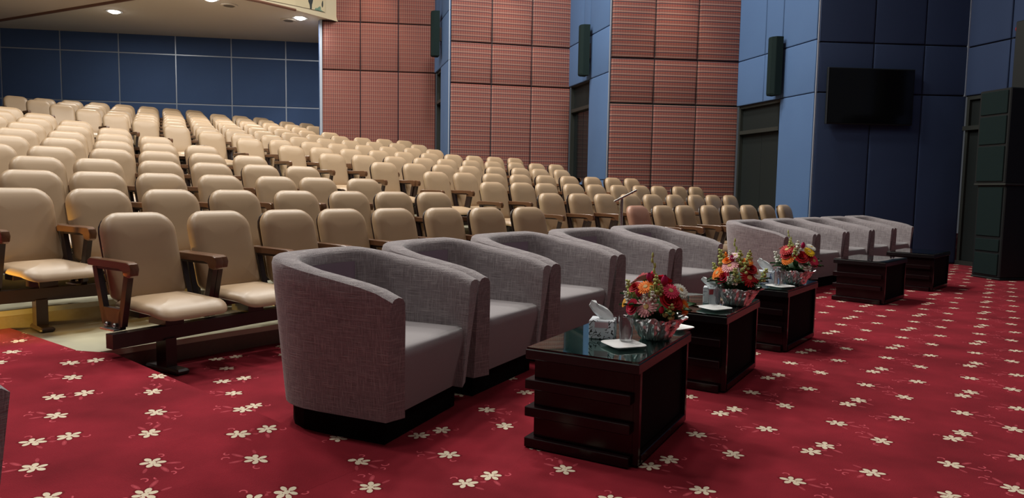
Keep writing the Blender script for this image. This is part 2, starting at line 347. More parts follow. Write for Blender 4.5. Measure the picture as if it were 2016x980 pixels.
# tiers
TIERS = [[(-4.90,0.18), (-4.50,0.97), (-4.08,1.75), (-3.62,2.51), (-3.14,3.25), (-2.62,3.97), (-2.08,4.66), (-1.50,5.34), (-0.90,5.99), (-0.27,6.61), (0.38,7.21), (1.80,8.81), (2.47,9.41), (3.15,10.01), (3.82,10.61), (4.48,11.22), (5.15,11.83), (5.81,12.44), (6.47,13.05), (7.13,13.67), (7.78,14.29), (8.43,14.92)], [(-5.94,0.47), (-5.55,1.27), (-5.13,2.06), (-4.68,2.83), (-4.20,3.58), (-3.69,4.31), (-3.15,5.02), (-2.59,5.71), (-2.00,6.38), (-1.38,7.02), (-0.73,7.64), (0.60,9.21), (1.28,9.80), (1.95,10.40), (2.63,11.00), (3.29,11.60), (3.96,12.21), (4.62,12.82), (5.29,13.43), (5.94,14.04), (6.60,14.66), (7.25,15.28)], [(-6.75,0.86), (-6.36,1.67), (-5.95,2.46), (-5.50,3.23), (-5.02,3.98), (-4.51,4.72), (-3.98,5.43), (-3.42,6.13), (-2.83,6.80), (-2.23,7.45), (-1.59,8.08), (-0.19,9.74), (0.49,10.34), (1.17,10.93), (1.84,11.53), (2.51,12.13), (3.18,12.74), (3.84,13.35), (4.50,13.96), (5.16,14.57), (5.82,15.19), (6.47,15.81)], [(-7.56,1.28), (-7.17,2.08), (-6.75,2.87), (-6.30,3.64), (-5.83,4.40), (-5.33,5.14), (-4.80,5.86), (-4.24,6.56), (-3.66,7.24), (-3.06,7.89), (-2.43,8.53), (-0.99,10.26), (-0.31,10.86), (0.36,11.45), (1.04,12.05), (1.71,12.65), (2.38,13.25), (3.04,13.86), (3.70,14.47), (4.36,15.09), (5.02,15.70), (5.67,16.32)], [(-8.34,1.75), (-7.95,2.55), (-7.53,3.34), (-7.08,4.11), (-6.60,4.87), (-6.10,5.61), (-5.58,6.33), (-5.03,7.03), (-4.45,7.71), (-3.85,8.37), (-3.23,9.01), (-1.85,10.74), (-1.17,11.33), (-0.49,11.93), (0.18,12.52), (0.86,13.12), (1.53,13.73), (2.19,14.33), (2.85,14.94), (3.52,15.56), (4.17,16.17), (4.83,16.79)], [(-9.13,2.19), (-8.73,3.00), (-8.31,3.78), (-7.87,4.56), (-7.39,5.31), (-6.89,6.05), (-6.37,6.78), (-5.82,7.48), (-5.25,8.17), (-4.66,8.84), (-4.04,9.48), (-2.72,11.20), (-2.04,11.79), (-1.36,12.39), (-0.69,12.98), (-0.01,13.58), (0.66,14.18), (1.32,14.79), (1.99,15.40), (2.65,16.01), (3.31,16.62), (3.96,17.24)], [(-9.93,2.61), (-9.54,3.41), (-9.12,4.20), (-8.67,4.97), (-8.20,5.73), (-7.71,6.47), (-7.18,7.20), (-6.64,7.91), (-6.07,8.60), (-5.48,9.27), (-4.87,9.92), (-3.55,11.70), (-2.87,12.29), (-2.19,12.88), (-1.51,13.48), (-0.84,14.08), (-0.17,14.68), (0.50,15.28), (1.16,15.89), (1.83,16.50), (2.48,17.11), (3.14,17.73)], [(-10.74,3.03), (-10.34,3.83), (-9.92,4.62), (-9.48,5.39), (-9.01,6.15), (-8.51,6.90), (-8.00,7.63), (-7.46,8.34), (-6.89,9.03), (-6.31,9.71), (-5.70,10.37), (-4.41,12.19), (-3.72,12.77), (-3.04,13.36), (-2.36,13.96), (-1.69,14.55), (-1.02,15.15), (-0.35,15.76), (0.32,16.36), (0.98,16.97), (1.64,17.59), (2.30,18.20)], [(-11.54,3.45), (-11.14,4.25), (-10.72,5.04), (-10.28,5.81), (-9.81,6.58), (-9.32,7.32), (-8.80,8.05), (-8.27,8.77), (-7.71,9.47), (-7.13,10.15), (-6.53,10.81), (-5.27,12.66), (-4.58,13.25), (-3.90,13.84), (-3.22,14.43), (-2.54,15.03), (-1.87,15.62), (-1.20,16.23), (-0.54,16.83), (0.13,17.44), (0.79,18.05), (1.45,18.67)], [(-12.35,3.86), (-11.95,4.66), (-11.53,5.45), (-11.09,6.23), (-10.62,6.99), (-10.13,7.74), (-9.62,8.47), (-9.09,9.19), (-8.53,9.89), (-7.96,10.58), (-7.36,11.24), (-6.12,13.15), (-5.43,13.73), (-4.75,14.32), (-4.07,14.91), (-3.40,15.50), (-2.72,16.10), (-2.05,16.70), (-1.38,17.31), (-0.72,17.91), (-0.06,18.53), (0.60,19.14)], [(-13.15,4.28), (-12.75,5.08), (-12.33,5.87), (-11.89,6.65), (-11.42,7.41), (-10.94,8.16), (-10.43,8.90), (-9.90,9.62), (-9.35,10.32), (-8.78,11.01), (-8.19,11.68), (-6.97,13.64), (-6.28,14.22), (-5.60,14.81), (-4.92,15.40), (-4.24,15.99), (-3.56,16.59), (-2.89,17.19), (-2.22,17.79), (-1.56,18.40), (-0.89,19.01), (-0.23,19.62)], [(-13.94,4.73), (-13.54,5.53), (-13.12,6.32), (-12.68,7.10), (-12.21,7.86), (-11.72,8.61), (-11.22,9.35), (-10.69,10.07), (-10.14,10.78), (-9.57,11.47), (-8.99,12.14), (-7.81,14.13), (-7.12,14.72), (-6.43,15.30), (-5.75,15.89), (-5.07,16.48), (-4.40,17.08), (-3.72,17.68), (-3.05,18.28), (-2.39,18.89), (-1.72,19.49), (-1.06,20.11)], [(-14.73,5.18), (-14.33,5.98), (-13.90,6.77), (-13.46,7.55), (-13.00,8.31), (-12.51,9.06), (-12.01,9.80), (-11.48,10.52), (-10.94,11.23), (-10.37,11.93), (-9.79,12.61), (-8.64,14.64), (-7.95,15.22), (-7.27,15.80), (-6.58,16.39), (-5.90,16.98), (-5.23,17.57), (-4.55,18.17), (-3.88,18.77), (-3.21,19.38), (-2.55,19.99), (-1.89,20.60)], [(-15.52,5.63), (-15.11,6.43), (-14.69,7.22), (-14.25,7.99), (-13.79,8.76), (-13.30,9.51), (-12.80,10.25), (-12.27,10.98), (-11.73,11.69), (-11.17,12.38), (-10.59,13.06), (-9.48,15.14), (-8.79,15.72), (-8.10,16.30), (-7.42,16.89), (-6.74,17.48), (-6.06,18.07), (-5.38,18.67), (-4.71,19.27), (-4.04,19.87), (-3.38,20.48), (-2.71,21.09)], [(-16.30,6.08), (-15.90,6.88), (-15.48,7.66), (-15.04,8.44), (-14.57,9.21), (-14.09,9.96), (-13.59,10.70), (-13.07,11.43), (-12.53,12.14), (-11.97,12.84), (-11.39,13.53), (-10.32,15.64), (-9.63,16.21), (-8.94,16.80), (-8.25,17.38), (-7.57,17.97), (-6.89,18.56), (-6.22,19.16), (-5.54,19.76), (-4.87,20.36), (-4.21,20.97), (-3.54,21.57)], [(-17.09,6.52), (-16.69,7.32), (-16.27,8.11), (-15.82,8.89), (-15.36,9.65), (-14.88,10.41), (-14.38,11.15), (-13.86,11.88), (-13.32,12.60), (-12.76,13.30), (-12.19,13.98), (-11.16,16.14), (-10.46,16.71), (-9.78,17.30), (-9.09,17.88), (-8.41,18.47), (-7.73,19.06), (-7.05,19.65), (-6.38,20.25), (-5.70,20.85), (-5.04,21.46), (-4.37,22.06)]]
STEP = .1392
E0 = (-.588, 2.843); ED = (-.809, .588); EN = (-.588, -.809)   # ramp edge line and the direction across the ramp
def s_of(p): return (p[0] - E0[0]) * ED[0] + (p[1] - E0[1]) * ED[1]
def n_of(p): return (p[0] - E0[0]) * EN[0] + (p[1] - E0[1]) * EN[1]
def clip(line, lim):
    out = []
    for i, p in enumerate(line):
        if n_of(p) <= lim:
            if not out and i > 0:
                a_, c_ = line[i - 1], p; t = (lim - n_of(a_)) / (n_of(c_) - n_of(a_))
                out.append((a_[0] + (c_[0] - a_[0]) * t, a_[1] + (c_[1] - a_[1]) * t))
            out.append(p)
    return out
def clip_right(line):
    """stop where the line meets the side wall"""
    out = [line[0]]
    for a_, c_ in zip(line, line[1:]):
        hit = None
        segs = list(zip(WALL, WALL[1:])) + [(B0, B1), (WALL[-1], B0)]
        for p, q in segs:
            d1 = (c_[0] - a_[0], c_[1] - a_[1]); d2 = (q[0] - p[0], q[1] - p[1]); den = d1[0] * d2[1] - d1[1] * d2[0]
            if abs(den) < 1e-9: continue
            t = ((p[0] - a_[0]) * d2[1] - (p[1] - a_[1]) * d2[0]) / den; u_ = ((p[0] - a_[0]) * d1[1] - (p[1] - a_[1]) * d1[0]) / den
            if 0 <= t <= 1 and 0 <= u_ <= 1 and (hit is None or t < hit): hit = t
        if hit is not None:
            out.append((a_[0] + (c_[0] - a_[0]) * hit, a_[1] + (c_[1] - a_[1]) * hit)); break
        out.append(c_)
    return out
tiers = struct('floor_tiers', None, label='stepped seating tiers', cat='floor')
lines = [clip_right(clip(l, .62)) for l in TIERS]
for i, l in enumerate(lines):
    z1 = STEP * (i + 1)
    nxt = lines[i + 1] if i + 1 < len(lines) else [(p[0] - 1.6, p[1] + .6) for p in l][:1] + [(p[0] - .6, p[1] + 1.2) for p in l]
    b = MB()
    # tread as quads between this edge and the next one
    n = 24
    def samp(line):
        L_ = [0]
        for p, q in zip(line, line[1:]): L_.append(L_[-1] + math.dist(p, q))
        res = []
        for k in range(n + 1):
            t = L_[-1] * k / n
            for j in range(len(line) - 1):
                if t <= L_[j + 1] + 1e-9:
                    f = (t - L_[j]) / max(L_[j + 1] - L_[j], 1e-9); res.append((line[j][0] + (line[j + 1][0] - line[j][0]) * f, line[j][1] + (line[j + 1][1] - line[j][1]) * f)); break
        return res
    A_, B_ = samp(l), samp(nxt)
    vs_ = [(p[0], p[1], z1) for p in A_] + [(p[0], p[1], z1) for p in B_]
    b.add(vs_, [(k, k + 1, n + 2 + k, n + 1 + k) for k in range(n)])
    link('tread', b.mesh('tread', M['terrazzo']), tiers)
    b = MB()
    vs_ = [(p[0], p[1], z1 - .035) for p in A_] + [(p[0], p[1], z1 - STEP - .002) for p in A_]
    b.add(vs_, [(k, k + 1, n + 2 + k, n + 1 + k) for k in range(n)])
    link('riser', b.mesh('riser', M['riser'] if i == 0 else M['riser_pale']), tiers)
    b = MB(); O_ = []
    for k, p in enumerate(A_):
        q = A_[min(k + 1, n)]; r0 = A_[max(k - 1, 0)]; a_ = az(r0, q); O_.append((p[0] + .012 * math.cos(a_), p[1] - .012 * math.sin(a_)))
    b.add([(p[0], p[1], z1 + .001) for p in A_] + [(p[0], p[1], z1 + .001) for p in O_] + [(p[0], p[1], z1 - .035) for p in O_] + [(p[0], p[1], z1 - .035) for p in A_],
          [f for k in range(n) for f in ((k, k + 1, n + 2 + k, n + 1 + k), (n + 1 + k, n + 2 + k, 2 * n + 3 + k, 2 * n + 2 + k), (2 * n + 2 + k, 2 * n + 3 + k, 3 * n + 4 + k, 3 * n + 3 + k))])
    link('nosing', b.mesh('nosing', M['terrazzo']), tiers)
# back fill slab above last tier
b = MB()
# carpeted ramp of the side aisle
prof = [(0, .0004), (.3, .045), (.7, .074), (1.1, .092), (1.5, .111), (2.15, .150)]
def ramp_pt(s_, n_, z): return (E0[0] + ED[0] * s_ + EN[0] * n_, E0[1] + ED[1] * s_ + EN[1] * n_, z)
b = MB()
top = [ramp_pt(s_, 0, z) for s_, z in prof]; far = [ramp_pt(s_, 3.4, z) for s_, z in prof]
up = [(2.35, .155), (3.2, .158), (3.62, .16), (3.63, .30), (4.4, .31), (5.2, .45), (8.0, .85), (14.0, 1.8)]
top += [ramp_pt(s_, .115, z) for s_, z in up]; far += [ramp_pt(s_, 3.4, z) for s_, z in up]
low = [(p[0], p[1], 0.0) for p in top]; k = len(top)
b.add(top + far + low, [(i, i + 1, k + i + 1, k + i) for i in range(k - 1)] + [(i, 2 * k + i, 2 * k + i + 1, i + 1) for i in range(k - 1)])
struct('floor_ramp', b.mesh('floor_ramp', M['carpet']), label='red carpeted aisle ramp rising to the left', cat='floor')

def panel_mesh(w_, h_, m_, t=.035, c=.022, puff=.012):
    """upholstered wall panel, local x along, z up, front at -y"""
    b = MB()
    def ring(d, y): return [(d, y, d), (w_ - d, y, d), (w_ - d, y, h_ - d), (d, y, h_ - d)]
    b.loft([ring(0, 0), ring(0, -t + c), ring(c * .4, -t + c * .3), ring(c * 1.4, -t), ring(c * 4, -t - puff)], cap0=False)
    return b.mesh('panel', m_, 50)
def wall_frame(p, q):
    """object placed at p, local x towards q, y away from the room"""
    return math.atan2(q[1] - p[1], q[0] - p[0])
def wall(name, p, q, z0, z1, xs, zs, m_, label, holes=(), gap=.016, pname='panel', t=.035, puff=.012, c=.022, joint=None):
    """p -> q so that local -y faces the room.  xs,zs: joints; holes: (i,j) cells left out"""
    Lw = math.dist(p, q); root = struct(name, None, (p[0], p[1], 0), wall_frame(p, q), label, 'wall')
    xs = [0] + list(xs) + [Lw]; zs = [z0] + list(zs) + [z1]
    b = MB()
    for i in range(len(xs) - 1):
        for j in range(len(zs) - 1):
            if (i, j) in holes: continue
            b.box(xs[i], xs[i + 1], .0, .12, zs[j], zs[j + 1])
    link('backing_board', b.mesh('backing_board', M['groove'] if joint is None else joint), root)
    for i in range(len(xs) - 1):
        for j in range(len(zs) - 1):
            if (i, j) in holes: continue
            w_, h_ = xs[i + 1] - xs[i] - gap, zs[j + 1] - zs[j] - gap
            link(pname, panel_mesh(w_, h_, m_, t, c, puff), root, (xs[i] + gap / 2, 0, zs[j] + gap / 2))
    return root, Lw
# wall behind the television
p, q = WALL[1], WALL[0]
rt_, Lw = wall('wall_right', p, q, 0, 8.9, (.93, 1.80), (2.81, 3.62), M['blue_shaded'], 'blue padded wall behind the television, shade put into its colour', puff=.004, c=.01, gap=.02)
# three red bays
for nm, i, m_, zs, zt in (('wall_right_near', 2, 'plaid3', (2.81, 3.665, 4.86), 8.9), ('wall_right_middle', 4, 'plaid2', (3.375, 4.24, 5.3), 8.9), ('wall_right_far', 6, 'plaid1', (3.86, 4.975, 6.0), 8.9)):
    p, q = WALL[i + 1], WALL[i]; Lw = math.dist(p, q)
    wall(nm, p, q, 0, zt, (Lw / 3, 2 * Lw / 3), zs, M[m_], {'wall_right_near': 'red checked padded wall bay nearest the television', 'wall_right_middle': 'middle red checked padded wall bay', 'wall_right_far': 'far red checked padded wall bay by the balcony'}[nm], gap=.016, t=.045, c=.022, puff=.015)
# three blue returns with openings
def door_set(root, x0, x1, z0, soff, transom):
    """recessed leaf pair in a blue return; local coordinates of the wall"""
    b = MB(); f = .05
    b.box(x0, x0 + f, .02, .14, z0, soff); b.box(x1 - f, x1, .02, .14, z0, soff); b.box(x0 + f, x1 - f, .02, .14, soff - f, soff); b.box(x0 + f, x1 - f, .0, .14, transom - .035, transom + .035)
    if z0 > .9: b.box(x0 - .02, x1 + .02, -.02, .14, z0 - .04, z0)
    link('frame', b.mesh('frame', M['door_frame']), root)
    b = MB(); b.box(x0 + f, x1 - f, .08, .10, transom + .035, soff - f); link('transom_panel', b.mesh('transom_panel', M['door']), root)
    mid = (x0 + x1) / 2
    for a_, c_ in ((x0 + f, mid - .004), (mid + .004, x1 - f)):
        b = MB(); b.box(a_, c_, .09, .12, z0, transom - .035, c=.006); lf = link('door_leaf' if z0 < .9 else 'pane', b.mesh('leaf', M['door'] if z0 < .9 else M['glass_dark']), root)
    b = MB(); b.box(x0 - .05, x1 + .05, .5, .52, z0 - .1, soff + .1); link('lobby_board', b.mesh('lobby_board', M['black']), root)
specs = [  # wall index, opening from far corner: (length of opening), groove z, soffit, sill, transom
    (1, 1.385, (2.81, 3.665), 2.81, 0, 2.30, 'wall_return_near', 'door_1', .88),
    (3, 1.27, (3.40, 4.27), 3.43, 1.39, 2.87, 'wall_return_middle', 'window_1', .9),
    (5, .93, (3.86, 4.9), 3.86, 1.30, 3.15, 'wall_return_far', 'window_2', .5)]
for (i, ow, zs, soff, sill, tr, nm, dn, vj) in specs:
    p, q = WALL[i + 1], WALL[i]      # far corner -> near corner
    Lw = math.dist(p, q)
    zlist = (zs[0], zs[1]) if sill == 0 else (sill - .04, zs[0], zs[1])
    holes = [(0, 0), (1, 0)] if sill == 0 else [(0, 1), (1, 1)]
    wall(nm, p, q, 0, 8.9, (vj, ow), zlist, M['blue'], {'wall_return_near': 'blue padded wall return with the dark doorway nearest the television', 'wall_return_middle': 'blue padded wall return between the near and middle red bays', 'wall_return_far': 'narrow blue padded wall return beside the far red bay'}[nm], holes, puff=.004, c=.008, gap=.014)
    dr = struct(dn, None, (p[0], p[1], 0), wall_frame(p, q), 'dark double door with transom in the blue wall' if sill == 0 else 'dark glazed opening in the blue wall', dn.split('_')[0])
    door_set(dr, .04, ow - .01, sill, soff, tr)
# near blue wall with the stage door
a15 = R(-15.1); dirn = (-math.sin(a15), -math.cos(a15))
p = WALL[0]; q = (p[0] + dirn[0] * 4.6, p[1] + dirn[1] * 4.6)
wall('wall_stage_side', p, q, 0, 8.9, (.78, 2.4), (2.80, 3.60), M['blue_shaded'], 'blue padded wall above the stage door, shade put into its colour', [(0, 0)], puff=.004, c=.01, gap=.02)
dr = struct('door_2', None, (p[0], p[1], 0), wall_frame(p, q), 'dark stage door with transom beside the loudspeaker stack', 'door')
b = MB(); b.box(.05, .10, -.01, .14, 0, 2.8); b.box(.73, .78, -.01, .14, 0, 2.8); b.box(.1, .73, -.01, .14, 2.74, 2.8); b.box(.02, .80, -.05, .14, 2.24, 2.31); b.box(.05, .78, -.04, .14, 0, .07)
link('frame', b.mesh('frame', M['door_frame']), dr)
b = MB(); b.box(.1, .73, .03, .07, .07, 2.24, c=.006); lf = link('door_leaf', b.mesh('door_leaf', M['door']), dr)
b = MB(); b.tube([(.66, .0, .95), (.66, -.05, .98), (.66, -.05, 1.32), (.66, .0, 1.35)], .011); link('door_handle', b.mesh('door_handle', M['steel'], 60), dr)
b = MB(); b.box(.1, .73, .04, .06, 2.31, 2.74); link('transom_panel', b.mesh('transom_panel', M['door']), dr)
b = MB(); b.box(.69, .76, -.075, -.05, 2.24, 2.31, c=.005); link('door_closer', b.mesh('door_closer', M['steel']), dr)
# pale corner trims
def trim(name, p, z0, z1, m_=None, w_=.018, label=None):
    b = MB(); b.box(-w_, w_, -w_, w_, z0, z1); o = struct(name, b.mesh(name, m_ or M['joint']), (p[0], p[1], 0), R(10), label or 'pale metal corner trim', 'trim'); return o
trim('trim_1', (4.94, 11.845), 0, 8.8, w_=.009, label='pale metal corner trim left of the television')
trim('trim_2', (1.795, 13.775), 0, 8.8, w_=.009, label='thin metal corner trim at the near red bay')
trim('trim_3', (-1.40, 15.37), 0, 8.8, w_=.009, label='thin metal corner trim at the middle red bay')
trim('trim_4', (-4.545, 16.955), 0, 4.99, w_=.03, label='white metal end trim of the far red bay')
trim('trim_5', (7.50, 12.03), 2.8, 8.8, label='grey metal corner trim beside the stage door')
# return behind the far bay + back wall
b = MB(); b.box(0, 3.0, 0, .1, 0, 5.0)
struct('wall_back_return', b.mesh('wall_back_return', M['blue_back']), (-4.52, 17.05, 0), R(90), 'navy wall return behind the far red bay', 'wall')
rb, Lw = wall('wall_back', B1, B0, 0, 5.2, [1.4 * k + .25 for k in range(0, 9)], (2.0, 3.245, 4.52), M['blue_back'], 'navy blue panelled rear wall under the balcony', joint=M['joint'], gap=.03, puff=.002, c=.006, t=.012)
# side wall far left and the stage side, closing the hall
b = MB(); b.box(-17.6, -17.4, -8, 19, 0, 8.9); struct('wall_left', b.mesh('wall_left', M['blue_back']), label='far left blue wall')
b = MB(); b.box(-18, 14, -8.2, -8, 0, 8.9); struct('wall_front', b.mesh('wall_front', M['black']), label='dark stage side wall')
# main ceiling and balcony
b = MB(); b.box(-18, 14, -8, 22, 8.9, 9.0); struct('ceiling', b.mesh('ceiling', M['ceiling']), label='main hall ceiling')
FR = [(-4.16, 17.0), (-4.83, 15.97), (-5.37, 15.3), (-6.4, 14.35), (-8.2, 13.4), (-11.0, 12.6), (-17.4, 12.0)]
poly = [(-4.14, 20.2), (-17.4, 18.1)]
b = MB(); vs_ = [(x, y, 5.0) for x, y in [(-4.16, 20.2)] + FR + [(-17.4, 18.2)]]
b.add(vs_, [tuple(range(len(vs_)))]); b.add([(x, y, 5.12) for x, y, z in vs_], [tuple(range(len(vs_)))])
struct('ceiling_balcony', b.mesh('ceiling_balcony', M['cream_ceiling']), label='cream underside of the balcony', cat='ceiling')
# lower soffit on the left with its dark joint
b = MB(); b.add([(-12.6, 17.55, 4.975), (-8.2, 15.32, 4.975), (-6.6, 14.5, 4.975), (-8.2, 13.45, 4.975), (-11.0, 12.65, 4.975), (-17.3, 12.05, 4.975), (-17.3, 17.9, 4.975)], [(0, 1, 2, 3, 4, 5, 6)])
struct('ceiling_panel', b.mesh('ceiling_panel', mat('rosy_cream_soffit', (.58, .47, .40), .9)), label='rosy cream lower soffit panel at the balcony left', cat='ceiling')
b = MB(); b.tube([(-13.2, 17.86, 4.98), (-8.53, 15.48, 4.98), (-6.6, 14.5, 4.98)], .05, 6)
struct('trim_6', b.mesh('trim_6', M['brown']), label='thin dark brown joint across the balcony soffit', cat='trim')
b = MB(); mb = MB()
for i in range(len(FR) - 1):
    (x0, y0), (x1, y1) = FR[i], FR[i + 1]
    b.add([(x0, y0, 4.97), (x1, y1, 4.97), (x1, y1, 6.1), (x0, y0, 6.1)], [(0, 1, 2, 3)])
balc = struct('wall_balcony_front', None, label='curved balcony front', cat='wall')
link('fascia', b.mesh('fascia', M['fascia']), balc)
mb.add([(-4.36, 16.66, 5.1), (-4.83, 15.95, 5.06), (-5.37, 15.28, 5.03), (-6.4, 14.33, 5.03), (-6.4, 14.33, 5.95), (-5.37, 15.28, 5.95), (-4.83, 15.95, 5.95), (-4.36, 16.66, 5.95)], [(0, 1, 6, 7), (1, 2, 5, 6), (2, 3, 4, 5)])
link('mural', mb.mesh('mural', M['mural']), balc)
b = MB(); b.tube([(x, y, 4.97) for x, y in FR[1:]], .03, 6); link('edge_band', b.mesh('edge_band', M['brown']), balc)
# ---------------------------------------------------------------- downlights under the balcony
for (x, y, lab) in ((-9.09, 16.48, 'round bright recessed downlight above the seats at upper left'), (-6.39, 15.25, 'round bright downlight at the top edge between the two others'), (-4.98, 16.80, 'round bright recessed downlight beside the mural and far red bay')):
    t = thing('ceiling_downlight', lab, 'light', (x, y, 5.0), 0, 'balcony downlights')
    b = MB(); b.lathe([(.10, -.012), (.17, -.012), (.175, 0), (.10, 0)], 24, cap0=False, cap1=False); link('trim_ring', b.mesh('trim_ring', M['white'], 40), t)
    b = MB(); b.lathe([(.001, -.05), (.06, -.046), (.11, -.025), (.125, -.002)], 24, cap1=False); link('lamp_lens', b.mesh('lamp_lens', M['lens'], 80), t)
    area('downlight_glow', (x, y, 4.93), .2, 45, (1, .96, .88))
for (x, y, lab) in ((-6.2, 15.75, 'dark round ceiling vent beside the middle downlight'), (-5.33, 17.05, 'dark round ceiling vent left of the downlight by the mural')):
    t = thing('ceiling_vent', lab, 'vent', (x, y, 4.995), 0, 'balcony ceiling vents')
    b = MB(); b.lathe([(.18, 0), (.17, -.015), (.12, -.02)], 24, cap0=False, cap1=False); link('rim', b.mesh('rim', M['cream_ceiling'], 50), t)
    b = MB(); b.lathe([(.12, -.006), (.001, -.006)], 24, cap0=False); link('grille', b.mesh('grille', mat('vent_grey', (.16, .14, .12), .7)), t)
# wall washers above the red bays
for (x, y, x2, y2) in ((3.1, 13.55, 3.1, 13.95), (-.1, 15.2, -.1, 15.7), (-3.3, 16.75, -3.3, 17.15)):
    l = bpy.data.lights.new('wall_washer', 'SPOT'); l.energy = 75; l.color = (1, .72, .5); l.spot_size = R(75); l.spot_blend = .9; l.shadow_soft_size = .08
    o = bpy.data.objects.new('wall_washer', l); zt = 5.55 if y < 14 else (6.0 if y < 16 else 6.4); o.location = (x, y - .45, zt); o.rotation_euler = (R(14), 0, 0); C.objects.link(o)
# ---------------------------------------------------------------- auditorium seats
def seat_meshes():
    b = MB()
    rings = pillow(.475, .54, .06, [(.035, -.05), (.008, -.036), (0, -.012), (0, .004), (.006, .020), (.018, .034), (.042, .046), (.08, .054), (.13, .059), (.17, .061)], 6, .125)
    lean = math.tan(R(15))
    out = [[(x, -.02 + t - (-lean * -(y + .27 - .54)) * -1 * -1 + .35 * x * x, y + .27 + .42) for x, y, t in r] for r in rings]
    b.loft(out); back = b.mesh('backrest', M['tan'], 55)
    b = MB()
    rings = pillow(.44, .50, .05, [(0, -.062), (0, -.052)], 4, .11)
    b.loft([[(x, -.02 + t - (-lean * -(y + .27 - .54)) + .35 * x * x, y + .27 + .42) for x, y, t in r] for r in rings]); shell = b.mesh('back_shell', M['frame'], 50)
    b = MB()
    rings = pillow(.49, .53, .10, [(.06, .012), (.02, .018), (0, .034), (0, .046), (.008, .062), (.028, .076), (.06, .085), (.11, .090), (.17, .093)], 5, .10)
    o_ = []
    for r in rings:
        q = []
        for x, y, z in r:
            yy = y + .265 + .11; d = max(0, yy - .42); q.append((x, yy, 0.385 + z * .82 - d * d * 1.3 - .04 * (.6 - yy) ** 2 + .02 * (yy > .2) * math.cos(x * 5) * .5))
        o_.append(q)
    b.loft(o_); seat = b.mesh('seat', M['tan'], 55)
    b = MB()   # armrest: bar with a dropped rounded nose
    side = [(.0, .600), (.33, .600), (.375, .588), (.385, .560), (.43, .552), (.455, .565), (.463, .60), (.45, .632), (.42, .642), (.02, .648), (-.01, .63)]
    hw = .026; rings = []
    for dx, k in ((-hw, .86), (-hw * .8, 1.0), (hw * .8, 1.0), (hw, .86)):
        cx, cz = .24, .615
        rings.append([(dx, cx + (y - cx) * (1 - (1 - k) * .1), cz + (z - cz) * k) for y, z in side])
    b.loft(rings); arm = b.mesh('armrest', M['arm_wood'], 35)
    b = MB()
    def bar(y0, z0, y1, z1, wd, th=.034):
        dx, dz = y1 - y0, z1 - z0; L_ = math.hypot(dx, dz); nx, nz = -dz / L_ * wd / 2, dx / L_ * wd / 2
        b.prism([(y0 + nx, z0 + nz), (y1 + nx, z1 + nz), (y1 - nx, z1 - nz), (y0 - nx, z0 - nz)], -th / 2, th / 2, axis='x')
    bar(.055, .602, .150, .26, .045); bar(.405, .602, .315, .26, .045)
    b.prism([(.13, .36), (.335, .36), (.318, .235), (.148, .235)], -.017, .017, axis='x')
    b.prism([(.06, .603), (.40, .603), (.395, .585), (.065, .585)], -.015, .015, axis='x')
    frame = b.mesh('arm_frame', M['frame'])
    b = MB()
    for yy in (.19, .275):
        b.lathe([(.001, -.0), (.012, .003), (.014, .010), (.008, .018), (.001, .02)], 8, mat=Matrix.Translation((.017, yy, .262)) @ Matrix.Rotation(R(90), 4, 'Y'))
    b.box(.0, .05, .16, .31, .232, .242)
    bolts = b.mesh('bolts', M['bolt'], 60)
    b = MB(); b.box(-.06, .06, .22, .40, .285, .40); b.box(-.2, .2, .25, .36, .35, .39); bracket = b.mesh('seat_bracket', M['frame'])
    return dict(seat=seat, backrest=back, back_shell=shell, armrest=arm, arm_frame=frame, bolts=bolts, seat_bracket=bracket)
SM = seat_meshes(); SX = .275
def make_seat():
    t = link('auditorium_seat', None)
    for k in ('seat', 'backrest', 'back_shell', 'seat_bracket'): link(k, SM[k], t)
    for k in ('armrest', 'arm_frame'):
        link(k, SM[k], t, (SX, 0, .05))
    link('bolts', SM['bolts'], t, (SX, 0, .05))['label'] = 'pale zinc bolts'
    return t
ORD = 'front second third fourth fifth sixth seventh eighth ninth tenth eleventh twelfth thirteenth fourteenth fifteenth sixteenth'.split()
NTH = 'first second third fourth fifth sixth seventh eighth ninth tenth eleventh twelfth thirteenth fourteenth'.split()
